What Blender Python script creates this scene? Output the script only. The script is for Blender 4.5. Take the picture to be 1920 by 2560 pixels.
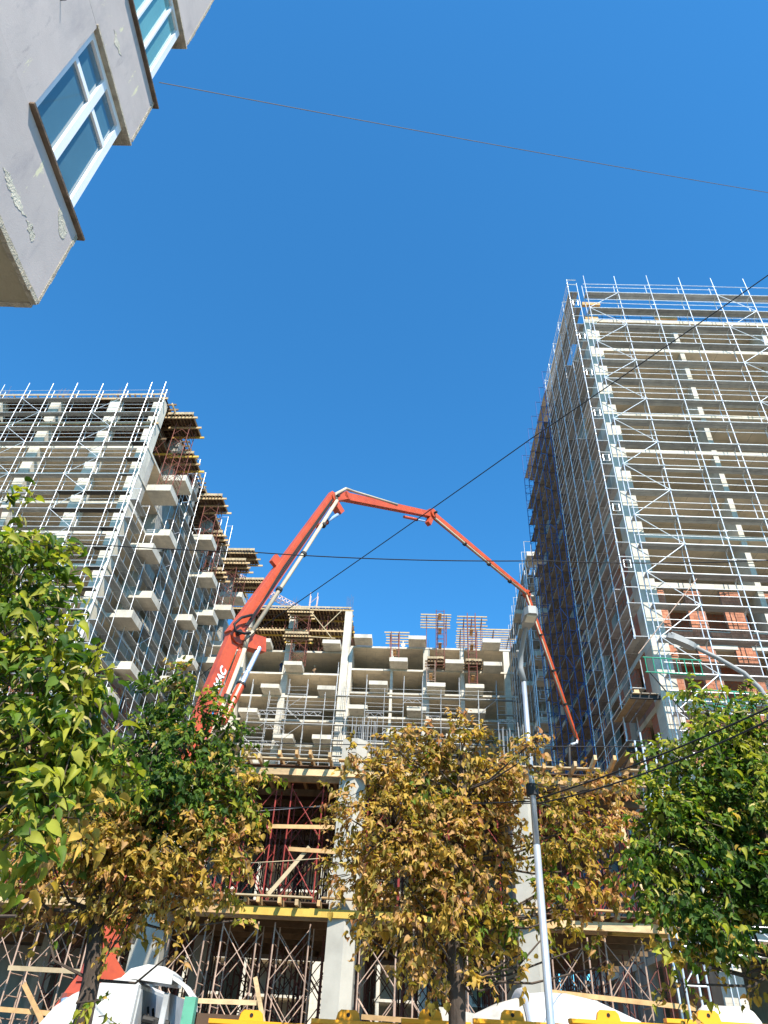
import bpy, math, random
from mathutils import Vector, Matrix
random.seed(7)
for o in list(bpy.data.objects): bpy.data.objects.remove(o)
sc = bpy.context.scene
COL = sc.collection
rad = math.radians

# ------------------------------------------------------------------ camera
H = 1.6                                   # eye height
FPX, CX, CY = 1775.0, 960.0, 1280.0       # focal length / centre in pixels of a 1920 x 2560 picture
cam_r = Vector((0.99817077, -0.03738232, 0.04751508))
cam_u = Vector((-0.06045759, -0.61719196, 0.78448644))
cam_f = Vector((0.0, 0.78592408, 0.61832301))
cam = bpy.data.cameras.new('camera')
camo = bpy.data.objects.new('camera', cam); COL.objects.link(camo)
camo.matrix_world = Matrix(((cam_r.x, cam_u.x, -cam_f.x, 0), (cam_r.y, cam_u.y, -cam_f.y, 0), (cam_r.z, cam_u.z, -cam_f.z, H), (0, 0, 0, 1)))
cam.sensor_fit = 'VERTICAL'; cam.sensor_height = 36.0; cam.sensor_width = 27.0
cam.lens = FPX / 2560 * 36.0
cam.clip_start = 0.05; cam.clip_end = 3000
sc.camera = camo

# ------------------------------------------------------------------ light
SUN = Vector((0.36, -1.0, 1.22)).normalized()       # towards the sun: behind the camera, a little to the right
elev = math.asin(SUN.z)
w = bpy.data.worlds.new('World'); sc.world = w; w.use_nodes = True
nt = w.node_tree
sky = nt.nodes.new('ShaderNodeTexSky'); sky.sky_type = 'NISHITA'; sky.sun_disc = False
sky.sun_elevation = elev; sky.sun_rotation = math.atan2(SUN.x, SUN.y)
sky.altitude = 0; sky.air_density = 1.0; sky.dust_density = 0.1; sky.ozone_density = 3.0
bg = nt.nodes['Background']; bg.inputs['Strength'].default_value = 0.142
tint = nt.nodes.new('ShaderNodeMix'); tint.data_type = 'RGBA'; tint.blend_type = 'MULTIPLY'; tint.inputs['Factor'].default_value = 1.0
tint.inputs['B'].default_value = (0.25, 0.76, 1.0, 1)       # the deep, dust-free blue of the whole sky
nt.links.new(sky.outputs['Color'], tint.inputs['A']); nt.links.new(tint.outputs['Result'], bg.inputs['Color'])
sun = bpy.data.lights.new('sun', 'SUN'); sun.energy = 4.7; sun.angle = rad(0.53); sun.color = (1.0, 0.95, 0.86)
suno = bpy.data.objects.new('sun', sun); COL.objects.link(suno)
suno.rotation_euler = (-SUN).to_track_quat('-Z', 'Y').to_euler()
sc.view_settings.view_transform = 'Standard'; sc.view_settings.look = 'None'
sc.view_settings.exposure = 1.0; sc.view_settings.gamma = 1.0; sc.view_settings.use_curve_mapping = False
sc.cycles.max_bounces = 6; sc.cycles.diffuse_bounces = 3; sc.cycles.glossy_bounces = 2
sc.cycles.transmission_bounces = 4; sc.cycles.use_denoising = True
sc.cycles.caustics_reflective = False; sc.cycles.caustics_refractive = False

# ------------------------------------------------------------------ helpers
def pix(px, py, D, yaw=0.0):
    """(u, D, z) of the point seen at that pixel at depth D in a frame turned by yaw degrees."""
    v = cam_r * (px - CX) + cam_u * (CY - py) + cam_f * FPX
    a = rad(yaw); r = Vector((math.cos(a), -math.sin(a), 0)); d = Vector((math.sin(a), math.cos(a), 0))
    P = v * (D / v.dot(d))
    return Vector((P.dot(r), D, P.z + H))
def pixz(px, py, z):
    v = cam_r * (px - CX) + cam_u * (CY - py) + cam_f * FPX
    P = v * ((z - H) / v.z); return Vector((P.x, P.y, z))

class MB:
    def __init__(s): s.v = []; s.f = []; s.m = []; s.cur = 0
    def add(s, vs, fs):
        n = len(s.v); s.v += [tuple(p) for p in vs]; s.f += [[i + n for i in q] for q in fs]; s.m += [s.cur] * len(fs)
    def box(s, x0, x1, y0, y1, z0, z1):
        s.add([(x0,y0,z0),(x1,y0,z0),(x1,y1,z0),(x0,y1,z0),(x0,y0,z1),(x1,y0,z1),(x1,y1,z1),(x0,y1,z1)],
              [(3,2,1,0),(4,5,6,7),(0,1,5,4),(1,2,6,5),(2,3,7,6),(3,0,4,7)])
    def bar(s, p, q, w, h, up=(0,0,1)):
        p = Vector(p); q = Vector(q); t = (q - p).normalized(); u = Vector(up)
        if abs(t.dot(u)) > .98: u = Vector((0,1,0))
        a = t.cross(u).normalized() * (w/2); b = a.cross(t).normalized() * (h/2)
        s.add([p-a-b,p+a-b,p+a+b,p-a+b,q-a-b,q+a-b,q+a+b,q-a+b],
              [(0,1,2,3),(7,6,5,4),(4,5,1,0),(5,6,2,1),(6,7,3,2),(7,4,0,3)])
    def tube(s, p, q, r, n=6, r2=None, cap=True):
        p = Vector(p); q = Vector(q); t = (q - p).normalized(); u = Vector((0,0,1)) if abs(t.z) < .95 else Vector((1,0,0))
        a = t.cross(u).normalized(); b = t.cross(a); r2 = r if r2 is None else r2
        vs = []
        for c, rr in ((p, r), (q, r2)):
            for i in range(n):
                an = 2*math.pi*i/n; vs.append(c + (a*math.cos(an) + b*math.sin(an))*rr)
        fs = [(i, (i+1) % n, n+(i+1) % n, n+i) for i in range(n)]
        if cap: fs += [tuple(range(n-1, -1, -1)), tuple(range(n, 2*n))]
        s.add(vs, fs)
    def path(s, pts, r, n=6, r2=None):
        pts = [Vector(p) for p in pts]; m = len(pts); vs = []; ref = None
        for k, p in enumerate(pts):
            t = (pts[min(k+1, m-1)] - pts[max(k-1, 0)]).normalized()
            if ref is None: ref = Vector((0,0,1)) if abs(t.z) < .9 else Vector((1,0,0))
            a = t.cross(ref).normalized(); b = a.cross(t).normalized(); ref = b
            rr = r if r2 is None else r + (r2 - r)*k/(m-1)
            for i in range(n):
                an = 2*math.pi*i/n; vs.append(p + (a*math.cos(an) + b*math.sin(an))*rr)
        fs = []
        for k in range(m-1):
            for i in range(n): fs.append((k*n+i, k*n+(i+1) % n, (k+1)*n+(i+1) % n, (k+1)*n+i))
        fs += [tuple(range(n-1, -1, -1)), tuple(range((m-1)*n, m*n))]
        s.add(vs, fs)
    def prism(s, poly, a, b, axis='x'):
        """poly of 2-D points swept from a to b along axis (x: poly is y,z; y: poly is x,z; z: poly is x,y)"""
        def P(p, t):
            return {'x': (t, p[0], p[1]), 'y': (p[0], t, p[1]), 'z': (p[0], p[1], t)}[axis]
        n = len(poly)
        s.add([P(p, a) for p in poly] + [P(p, b) for p in poly],
              [tuple(range(n)), tuple(range(2*n-1, n-1, -1))] + [(i, i+n, (i+1) % n+n, (i+1) % n) for i in range(n)])
    def lathe(s, prof, p, ax, n=24):
        p = Vector(p); ax = Vector(ax).normalized(); u = Vector((0,0,1)) if abs(ax.z) < .9 else Vector((1,0,0))
        a = ax.cross(u).normalized(); b = a.cross(ax); vs = []
        for t, r in prof:
            for i in range(n):
                an = 2*math.pi*i/n; vs.append(p + ax*t + (a*math.cos(an) + b*math.sin(an))*r)
        fs = [(k*n+i, k*n+(i+1) % n, (k+1)*n+(i+1) % n, (k+1)*n+i) for k in range(len(prof)-1) for i in range(n)]
        fs += [tuple(range(n-1, -1, -1)), tuple(range((len(prof)-1)*n, len(prof)*n))]
        s.add(vs, fs)
    def mesh(s, name, mats, smooth=False):
        me = bpy.data.meshes.new(name); me.from_pydata(s.v, [], s.f)
        for m in (mats if isinstance(mats, (list, tuple)) else [mats]): me.materials.append(m)
        if any(s.m): me.polygons.foreach_set('material_index', s.m)
        if smooth: me.polygons.foreach_set('use_smooth', [True]*len(me.polygons))
        me.update(); return me

BASE = {}
def frame_matrix(yaw): return Matrix.Rotation(-rad(yaw), 4, 'Z')
def thing(name, label, cat, base=(0,0,0), yaw=0.0, group=None):
    o = bpy.data.objects.new(name, None); COL.objects.link(o); o.empty_display_size = .3
    b = Vector(base); o.matrix_basis = Matrix.Translation(frame_matrix(yaw) @ b) @ frame_matrix(yaw)
    BASE[o.name] = b; o['label'] = label; o['category'] = cat
    if group: o['group'] = group
    return o
def place(o, parent, M):
    COL.objects.link(o)
    if parent is not None:
        o.parent = parent
        if parent.name in BASE: M = Matrix.Translation(-BASE[parent.name]) @ M; 
        else:
            root = parent.parent; M = Matrix.Translation(-BASE[root.name]) @ M
            o.matrix_parent_inverse = parent.matrix_basis.inverted()
    o.matrix_basis = M
    return o
def obj(name, mesh, parent=None, loc=(0,0,0), M=None):
    o = bpy.data.objects.new(name, mesh)
    return place(o, parent, M if M is not None else Matrix.Translation(loc))
def part(name, mb, mats, parent, smooth=False): return obj(name, mb.mesh(name, mats, smooth), parent)
def tag(o, label=None, cat=None, group=None, kind=None):
    for k, v in (('label', label), ('category', cat), ('group', group), ('kind', kind)):
        if v: o[k] = v
    return o
_unit = {}
def unit(kind, m):
    k = (kind, m.name)
    if k not in _unit:
        b = MB()
        if kind == 'box': b.box(-.5,.5,-.5,.5,-.5,.5)
        else: b.tube((0,0,0), (0,0,1), 1.0, 8 if kind == 'tube' else 12)
        _unit[k] = b.mesh(kind + '_' + m.name, m, smooth=False)
    return _unit[k]
def boxo(name, x0, x1, y0, y1, z0, z1, m, parent):
    M = Matrix.Translation(((x0+x1)/2, (y0+y1)/2, (z0+z1)/2)) @ Matrix.Diagonal((x1-x0, y1-y0, z1-z0, 1))
    return obj(name, unit('box', m), parent, M=M)
def axes(p, q, up=(0,0,1)):
    p = Vector(p); q = Vector(q); t = q - p; L = t.length; t = t / L; u = Vector(up)
    if abs(t.dot(u)) > .98: u = Vector((0,1,0))
    a = t.cross(u).normalized(); b = a.cross(t).normalized()
    return p, L, a, b, t
def tubeo(name, p, q, r, m, parent, n='tube'):
    p, L, a, b, t = axes(p, q)
    M = Matrix(((a.x*r, b.x*r, t.x*L, p.x), (a.y*r, b.y*r, t.y*L, p.y), (a.z*r, b.z*r, t.z*L, p.z), (0,0,0,1)))
    return obj(name, unit(n, m), parent, M=M)
def baro(name, p, q, wd, ht, m, parent, up=(0,0,1)):
    p, L, a, b, t = axes(p, q, up); c = p + t*L/2
    M = Matrix(((a.x*wd, t.x*L, b.x*ht, c.x), (a.y*wd, t.y*L, b.y*ht, c.y), (a.z*wd, t.z*L, b.z*ht, c.z), (0,0,0,1)))
    return obj(name, unit('box', m), parent, M=M)

# ------------------------------------------------------------------ materials
def mk(name, col, rough=.8, metal=0., vary=.12, nscale=1.5, bump=0., bscale=12., rnd=.08, stretch=(1,1,1), spec=.3, extra=None):
    m = bpy.data.materials.new(name); m.use_nodes = True; t = m.node_tree; N = t.nodes; L = t.links
    b = N['Principled BSDF']; b.inputs['Roughness'].default_value = rough; b.inputs['Metallic'].default_value = metal
    b.inputs['Specular IOR Level'].default_value = spec
    geo = N.new('ShaderNodeNewGeometry'); mp = N.new('ShaderNodeMapping'); mp.inputs['Scale'].default_value = stretch
    L.new(geo.outputs['Position'], mp.inputs['Vector'])
    nz = N.new('ShaderNodeTexNoise'); nz.inputs['Scale'].default_value = nscale; nz.inputs['Detail'].default_value = 6; nz.inputs['Roughness'].default_value = .65
    L.new(mp.outputs['Vector'], nz.inputs['Vector'])
    oi = N.new('ShaderNodeObjectInfo')
    mr = N.new('ShaderNodeMapRange'); mr.inputs['From Min'].default_value = .3; mr.inputs['From Max'].default_value = .7
    mr.inputs['To Min'].default_value = 1 - vary; mr.inputs['To Max'].default_value = 1 + vary
    L.new(nz.outputs['Fac'], mr.inputs['Value'])
    mr2 = N.new('ShaderNodeMapRange'); mr2.inputs['To Min'].default_value = 1 - rnd; mr2.inputs['To Max'].default_value = 1 + rnd
    L.new(oi.outputs['Random'], mr2.inputs['Value'])
    mu = N.new('ShaderNodeMath'); mu.operation = 'MULTIPLY'; L.new(mr.outputs['Result'], mu.inputs[0]); L.new(mr2.outputs['Result'], mu.inputs[1])
    vm = N.new('ShaderNodeVectorMath'); vm.operation = 'SCALE'; vm.inputs[0].default_value = col; L.new(mu.outputs[0], vm.inputs['Scale'])
    out = vm.outputs['Vector']
    if extra: out = extra(t, geo.outputs['Position'], out)
    L.new(out, b.inputs['Base Color'])
    if bump:
        bn = N.new('ShaderNodeTexNoise'); bn.inputs['Scale'].default_value = bscale; bn.inputs['Detail'].default_value = 5
        L.new(mp.outputs['Vector'], bn.inputs['Vector'])
        bp = N.new('ShaderNodeBump'); bp.inputs['Strength'].default_value = bump; bp.inputs['Distance'].default_value = .02
        L.new(bn.outputs['Fac'], bp.inputs['Height']); L.new(bp.outputs['Normal'], b.inputs['Normal'])
    return m
def mixcol(t, fac, a, colb):
    mx = t.nodes.new('ShaderNodeMix'); mx.data_type = 'RGBA'; t.links.new(fac, mx.inputs['Factor']); t.links.new(a, mx.inputs['A'])
    mx.inputs['B'].default_value = (*colb, 1); return mx.outputs['Result']
def stains(col, scale, lo, hi, stretch=(1,1,1)):
    def f(t, pos, out):
        mp = t.nodes.new('ShaderNodeMapping'); mp.inputs['Scale'].default_value = stretch; t.links.new(pos, mp.inputs['Vector'])
        n = t.nodes.new('ShaderNodeTexNoise'); n.inputs['Scale'].default_value = scale; n.inputs['Detail'].default_value = 8; n.inputs['Roughness'].default_value = .7
        t.links.new(mp.outputs['Vector'], n.inputs['Vector'])
        r = t.nodes.new('ShaderNodeMapRange'); r.inputs['From Min'].default_value = lo; r.inputs['From Max'].default_value = hi
        t.links.new(n.outputs['Fac'], r.inputs['Value']); return mixcol(t, r.outputs['Result'], out, col)
    return f
def panels(col, wd, ht, mortar, rot=(0,0,0)):
    def f(t, pos, out):
        mp = t.nodes.new('ShaderNodeMapping'); mp.inputs['Rotation'].default_value = rot; t.links.new(pos, mp.inputs['Vector'])
        b = t.nodes.new('ShaderNodeTexBrick'); b.inputs['Scale'].default_value = 1; b.inputs['Brick Width'].default_value = wd; b.inputs['Row Height'].default_value = ht
        b.inputs['Mortar Size'].default_value = mortar; b.inputs['Mortar Smooth'].default_value = .3
        t.links.new(mp.outputs['Vector'], b.inputs['Vector']); return mixcol(t, b.outputs['Fac'], out, col)
    return f
def chain(*fs):
    def f(t, pos, out):
        for g in fs: out = g(t, pos, out)
        return out
    return f
CONC = mk('concrete', (.60, .545, .445), .9, vary=.16, nscale=.9, bump=.25, bscale=25, extra=chain(panels((.42,.37,.29), 1.25, .62, .010, (rad(90),0,0)), stains((.32, .29, .25), .7, .50, .80, (1,1,.3)), stains((.42,.37,.30), 3.0, .55, .8)))
SOFF = mk('concrete_soffit', (.65, .54, .39), .9, vary=.16, nscale=.5, bump=.1, bscale=20, extra=chain(panels((.26,.22,.18), 2.5, 1.25, .012), stains((.38,.33,.26), .35, .5, .75)))
CONCG = mk('grey_concrete', (.38, .35, .30), .9, vary=.2, nscale=.6, bump=.2, bscale=20, extra=stains((.2,.19,.18), .6, .5, .75, (1,1,.3)))
GALV = mk('galvanised_steel', (.74, .73, .72), .4, metal=.55, vary=.15, nscale=4, rnd=.15)
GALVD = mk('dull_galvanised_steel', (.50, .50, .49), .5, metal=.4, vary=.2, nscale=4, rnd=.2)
DECKS = mk('dull_side_deck', (.36, .35, .33), .75, metal=.2, vary=.25, nscale=2, rnd=.25)
DECK = mk('galvanised_deck', (.31, .32, .31), .6, metal=.3, vary=.2, nscale=2, rnd=.2, stretch=(1,1,1))
DECKO = mk('old_deck_board', (.27, .225, .17), .85, vary=.25, nscale=2.5, rnd=.25)
BLUE = mk('blue_painted_steel', (.045, .10, .27), .5, vary=.2, nscale=3, rnd=.15)
BLUED = mk('blue_sheet', (.03, .10, .42), .6)
GREEN = mk('green_painted_steel', (.02, .28, .16), .5, vary=.15)
REDST = mk('red_painted_steel', (.24, .032, .024), .6, vary=.3, nscale=5, rnd=.2)
RUST = mk('rusty_steel', (.40, .27, .20), .8, vary=.35, nscale=4, rnd=.2)
RUSTR = mk('faded_red_steel', (.21, .07, .05), .8, vary=.3, nscale=4, rnd=.2)
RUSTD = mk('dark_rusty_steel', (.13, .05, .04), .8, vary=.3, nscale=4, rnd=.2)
REBAR = mk('rebar_steel', (.16, .11, .09), .8, vary=.25, rnd=.2)
REBARG = mk('grey_rebar_steel', (.30, .29, .28), .7, vary=.25, rnd=.2)
TIMB = mk('sawn_timber', (.52, .36, .19), .85, vary=.25, nscale=3, rnd=.22, stretch=(1,1,3))
TIMBD = mk('dark_and_shaded_timber', (.17, .11, .06), .9, vary=.3, nscale=3, rnd=.25)  # dark formwork timber; also painted shade for the inner podium beams
TIMBO = mk('orange_timber', (.50, .30, .13), .85, vary=.25, nscale=3, rnd=.2)
TIMBW = mk('pale_timber', (.44, .335, .20), .85, vary=.2, nscale=3, rnd=.15)
YEL = mk('yellow_formwork_beam', (.60, .38, .07), .6, vary=.15, nscale=3, rnd=.12)
PLY = mk('dark_plywood', (.11, .065, .04), .8, vary=.3, nscale=1.2, rnd=.2)
BRICK = mk('hollow_clay_brick', (.46, .185, .105), .9, vary=.16, nscale=6, rnd=.22, bump=.4, bscale=60)
MORT = mk('mortar', (.33, .22, .17), .95, vary=.2)
BRICKW = mk('clay_brick_wall', (.42, .135, .075), .9, vary=.2, nscale=3, extra=chain(panels((.26,.17,.13), .25, .2, .016, (rad(90),0,0)), panels((.26,.17,.13), .25, .2, .016, (rad(90),0,rad(90)))))
DARK = mk('dark_opening', (.02, .019, .018), .9, vary=.1)
BLACK = mk('black_rubber', (.012, .012, .013), .6, vary=.1)
BLKST = mk('black_steel', (.03, .028, .026), .6, vary=.2)

# ------------------------------------------------------------------ ground
b = MB(); b.box(-900, 900, -300, 1500, -.3, 0)
ASPH = mk('asphalt', (.055, .053, .05), .95, vary=.25, nscale=3, bump=.3, bscale=80)
tag(part('ground', b, mk('site_earth', (.24, .20, .15), .95, vary=.3, nscale=.4, bump=.4, bscale=3), None), kind='structure')
b = MB(); b.box(-300, 300, -8.0, 20.5, -.2, .004); tag(part('road', b, ASPH, None), kind='structure')
b = MB(); b.box(-300, 300, -3.0, 4.0, -.2, .13); tag(part('pavement', b, mk('paving', (.34,.33,.31), .9, extra=panels((.2,.19,.18), .4, .4, .012)), None), kind='structure')
b = MB(); b.box(-300, 300, 7.6, 10.6, -.2, .13); tag(part('median_strip', b, mk('kerb_stone', (.36,.35,.33), .9), None), kind='structure')
b = MB()
for i in range(-30, 31): b.box(i*4, i*4 + 2, 14.9, 15.03, -.1, .008)
tag(part('lane_marking', b, mk('road_paint', (.75,.74,.7), .7), None), kind='structure')

# ------------------------------------------------------------------ concrete frames under construction
def rebar_part(root, u, d, z, h, n=10, wd=.8, dp=.5, m=None, lean=.05):
    b = MB()
    for i in range(n):
        x = u + wd*(i/(n-1)); y = d + dp*random.random(); hh = h*random.uniform(.75, 1.0)
        b.tube((x, y, z - .3), (x + random.uniform(-lean, lean)*hh, y + random.uniform(-lean, lean)*hh, z + hh), .012, 4)
    return tag(part('rebar', b, m or REBAR, root), kind='stuff')

def balcony(root, u0, u1, d0, d1, zb, th=.56):
    return boxo('balcony', u0, u1, d0, d1, zb, zb + th, CONC, root)

def slab(root, u0, u1, d0, d1, zt, th=.26):
    b = MB(); b.box(u0, u1, d0, d1, zt - th, zt)
    b.m = [1, 0, 0, 0, 0, 0]
    return part('floor_slab', b, [CONC, SOFF], root)

# ---- left tower -------------------------------------------------------------
YL = 5.0
LT = thing('tower_block', 'unfinished concrete tower at left, formwork on its top floors and staggered balconies', 'building', (-40, 60, 0), YL)
ZL = [47.15 - 3.38*k for k in range(13)]
for z in ZL: slab(LT, -64, -26.92, 47.76, 86, z)
LCOLS = [(-27.95, -26.98), (-32.45, -31.48), (-38.57, -37.55), (-44.7, -43.7), (-50.8, -49.8), (-56.9, -55.9)]
for u0, u1 in LCOLS:
    boxo('column', u0, u1, 47.70, 48.9, 0, 53.7, CONC, LT)
for k, d in enumerate((53.6, 60.2, 67.6, 74.2, 80.0)):
    boxo('column', -28.2, -26.95, d, d + 1.1, 0, 53.6, CONCG, LT)
for d in (55.5, 63.0, 71.0):
    for u in (-33.0, -39.0, -45.0, -51.0): boxo('column', u, u + .9, d, d + .9, 0, 53.6, CONC, LT)
boxo('core_wall', -56, -30, 66, 66.3, 0, 47.0, CONCG, LT)
# side walls between the columns, some brick
for k, z in enumerate(ZL[:12]):
    zt = z - .27; zb = ZL[k+1] + .002 if k < 12 else 0
    for j, (d0, d1) in enumerate(((48.95, 49.9), (54.75, 57.0), (58.4, 60.15), (61.4, 62.6), (68.8, 71.2), (75.4, 77.0), (81.2, 85.8))):
        if (k*7 + j*3) % 5 in (0, 2, 3): boxo('wall_panel', -27.25, -27.0, d0, d1, zb, zt, BRICKW if z < 30 and j < 3 else CONCG, LT)
    if z < 30:
        for u0, u1 in ((-31.45, -30.6), (-29.3, -28.0), (-37.5, -36.0), (-34.6, -33.4), (-43.6, -42.0), (-40.6, -39.4)):
            boxo('brick_panel', u0, u1, 47.85, 48.1, zb, zt, BRICKW, LT)
        boxo('brick_panel', -27.3, -27.02, 48.95, 52.0, zb, zt, BRICKW, LT)
LB = [(49.9, 52.2, 43.7), (52.4, 54.7, 47.1), (52.4, 54.7, 40.3), (49.9, 52.2, 36.9), (52.4, 54.7, 33.5), (49.9, 52.2, 30.1), (52.4, 54.7, 26.7), (49.9, 52.2, 23.3),
      (62.4, 64.6, 47.1), (64.8, 67.0, 43.7), (67.2, 69.4, 40.3), (62.3, 64.4, 36.9), (64.7, 66.8, 33.5), (62.3, 64.4, 30.1),
      (74.4, 76.6, 47.1), (71.8, 74.0, 43.7), (74.4, 76.6, 40.3), (71.8, 74.0, 36.9), (64.9, 67.0, 26.7)]
for d0, d1, zb in LB:
    u1 = -24.6 + max(0, (d0 - 60))*.075
    balcony(LT, -26.95, u1, d0, d1, zb - .27, .70)
for u0, u1 in LCOLS[:5]: rebar_part(LT, u0, 47.9, 54.1, 1.7, 10, .9, .8)
for d in (53.7, 60.3, 67.7, 74.3): rebar_part(LT, -28.0, d, 54.0, 1.4, 7, .9, .8)
# formwork of the two upper floors: joists, yellow beams, dark plywood
def timber_deck(root, u0, u1, d0, d1, z, jstep=.55, over=.5, along='d', beam=YEL, jm=TIMB, ply=True, bstep=2.2):
    if ply: boxo('plywood_deck', u0, u1, d0, d1, z - .03, z, PLY, root)
    n = 0
    if along == 'd':
        x = u0 + .1
        while x < u1:
            o = random.uniform(.1, over)
            baro('joist', (x, d0 - o, z - .14), (x, min(d1, d0 + 9) , z - .14), .09, .2, jm, root); x += jstep*random.uniform(.85, 1.15)
        y = d0 - .12
        while y < min(d1, d0 + 9):
            baro('formwork_beam', (u0 - random.uniform(.1,.5), y, z - .36), (u1 + random.uniform(.1,.5), y, z - .36), .1, .22, (beam if random.random() < .3 else TIMBD) if n else TIMB, root); y += bstep; n += 1
    else:
        y = d0 + .1
        while y < d1:
            o = random.uniform(.1, over)
            baro('joist', (max(u0, u1 - 8), y, z - .14), (u1 + o, y, z - .14), .09, .2, jm, root); y += jstep*random.uniform(.85, 1.15)
        x = u1 + .1
        while x > max(u0, u1 - 8):
            baro('formwork_beam', (x, d0 - random.uniform(.1,.5), z - .36), (x, d1 + random.uniform(.1,.5), z - .36), .1, .22, (beam if random.random() < .3 else TIMBD) if n else TIMB, root); x -= bstep; n += 1
def edge_board(root, u0, u1, d, z, h=.25, m=None, name='edge_board'):
    x = u0
    while x < u1 - .05:
        e = min(x + 2.5, u1); boxo(name, x, e - .02, d - .03, d, z - h/2, z + h/2, m or TIMBW, root); x = e
timber_deck(LT, -52, -26.9, 47.7, 62, 53.85, .62, jm=TIMBD)
timber_deck(LT, -52, -26.9, 47.7, 62, 50.35, .62, .4, jm=TIMBD)
edge_board(LT, -52, -26.9, 47.45, 53.98, .22)
timber_deck(LT, -31, -26.4, 62, 86, 53.85, .7, .5, 'u', jm=TIMBD)
timber_deck(LT, -31, -26.4, 48.5, 61.9, 53.80, .7, .5, 'u', ply=False, jm=TIMBD)
b = MB()
for i in range(70):
    u = random.uniform(-50, -27.2); d = random.uniform(48.3, 54); z0 = random.choice((47.15, 50.4)); b.tube((u, d, z0), (u, d, z0 + 3.1), .035, 5)
    if i % 3 == 0:
        b.tube((u, d, z0 + .3), (u + 1.3, d, z0 + 2.6), .02, 4); b.tube((u + 1.3, d, z0 + .3), (u, d, z0 + 2.6), .02, 4)
for i in range(50):
    u = random.uniform(-30, -27.1); d = random.uniform(55, 85); z0 = random.choice((47.15, 50.4)); b.tube((u, d, z0), (u, d, z0 + 3.1), .035, 5)
tag(part('shoring_props', b, RUSTR, LT), kind='stuff')

def tower_mesh(W, D, Hh, m, r=.03, parts=False):
    """two ladder frames a width W apart, legs D apart in depth, cross braces between"""
    leg = MB(); leg.tube((0,0,0), (0,0,Hh), r, 6)
    rung = MB(); n = max(2, int(Hh/.55))
    for x in (0, W):
        for i in range(1, n): rung.tube((x, 0, Hh*i/n), (x, D, Hh*i/n), r*.75, 5)
    br = MB(); k = max(1, round(Hh/1.9))
    for y in (0, D):
        for i in range(k):
            z0 = Hh*i/k + .15; z1 = Hh*(i+1)/k - .15
            br.tube((0, y, z0), (W, y, z1), r*.62, 5); br.tube((W, y, z0), (0, y, z1), r*.62, 5)
    return leg.mesh('tower_leg', m), rung.mesh('tower_rungs', m), br.mesh('tower_braces', m)
_tm = {}
def shoring_tower(u, d, z, W, D, Hh, m, yaw, label, group, r=.03, detail=True):
    k = (W, D, Hh, m.name, r)
    if k not in _tm: _tm[k] = tower_mesh(W, D, Hh, m, r)
    leg, rung, br = _tm[k]
    t = thing('shoring_tower', label, 'shoring', (u, d, z), yaw, group)
    if detail:
        for x in (0, W):
            for y in (0, D): obj('leg', leg, t, (u + x, d + y, z))
        tag(obj('ladder_rungs', rung, t, (u, d, z)), kind='stuff')
        kk = max(1, round(Hh/1.9))
        for y in (0, D):
            for i in range(kk):
                z0 = z + Hh*i/kk + .15; z1 = z + Hh*(i+1)/kk - .15
                tubeo('cross_brace', (u, d + y, z0), (u + W, d + y, z1), r*.62, m, t); tubeo('cross_brace', (u + W, d + y, z0), (u, d + y, z1), r*.62, m, t)
    else:
        q = k + ('j',)
        if q not in _tm:
            bm = MB()
            for x in (0, W):
                for y in (0, D): bm.tube((x, y, 0), (x, y, Hh), r, 5)
            n = max(2, int(Hh/.9))
            for x in (0, W):
                for i in range(1, n): bm.tube((x, 0, Hh*i/n), (x, D, Hh*i/n), r*.75, 4)
            kk = max(1, round(Hh/1.9))
            for i in range(kk):
                z0 = Hh*i/kk + .15; z1 = Hh*(i+1)/kk - .15
                bm.tube((0, 0, z0), (W, 0, z1), r*.7, 4); bm.tube((W, 0, z0), (0, 0, z1), r*.7, 4)
            _tm[q] = bm.mesh('tower_joined', m)
        obj('tower_frame', _tm[q], t, (u, d, z))
    return t
def platform(u0, u1, d0, d1, z, yaw, label, group, face=TIMBW, yell=True, jdir='d'):
    """balcony formwork: plywood on joists on two or three long beams, pale edge boards"""
    t = thing('balcony_formwork', label, 'formwork', ((u0+u1)/2, (d0+d1)/2, z - .6), yaw, group)
    boxo('plywood_deck', u0, u1, d0, d1, z - .03, z, PLY, t)
    n = int((u1-u0)/.38)
    for i in range(n + 1):
        x = u0 + .06 + (u1-u0-.12)*i/n
        baro('joist', (x, d0 - random.uniform(.02,.18), z - .13), (x, d1 + .1, z - .13), .09, .18, TIMBD, t)
    for j in range(3):
        y = d0 + .15 + (d1-d0-.3)*j/2
        baro('formwork_beam', (u0 - .3, y, z - .33), (u1 + .35 + .2*random.random(), y, z - .33), .12, .22, (YEL if random.random() < .25 else TIMB) if yell else TIMBD, t)
    x = u0; i = 0
    while x < u1 - .1:
        e = min(x + .42, u1); boxo('edge_board', x, e - .03, d0 - .04, d0 - .005, z - .02, z + .3, face, t); x = e
    return t
G = 'timber balcony formwork hung on the left tower'
platform(-27.0, -24.3, 49.4, 52.6, 53.1, YL, 'topmost timber balcony formwork beside the roof edge of the left tower', G)
platform(-26.9, -24.4, 52.2, 54.8, 50.3, YL, 'yellow-beamed balcony formwork below the topmost one on the left tower', G)
platform(-26.9, -24.2, 62.0, 65.0, 52.8, YL, 'balcony formwork with red props on the middle of the left tower', G)
platform(-26.9, -24.2, 64.8, 67.0, 49.6, YL, 'lower timber platform above the second row of left tower balconies', G)
platform(-26.9, -24.2, 67.4, 69.6, 46.2, YL, 'dark timber platform between two far balconies of the left tower', G)
platform(-26.9, -22.9, 74.0, 77.2, 53.6, YL, 'far balcony formwork on the left tower standing out against the sky', G)
platform(-26.9, -22.7, 80.0, 83.0, 53.0, YL, 'farthest balcony formwork of the left tower next to the pump boom', G)
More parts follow.
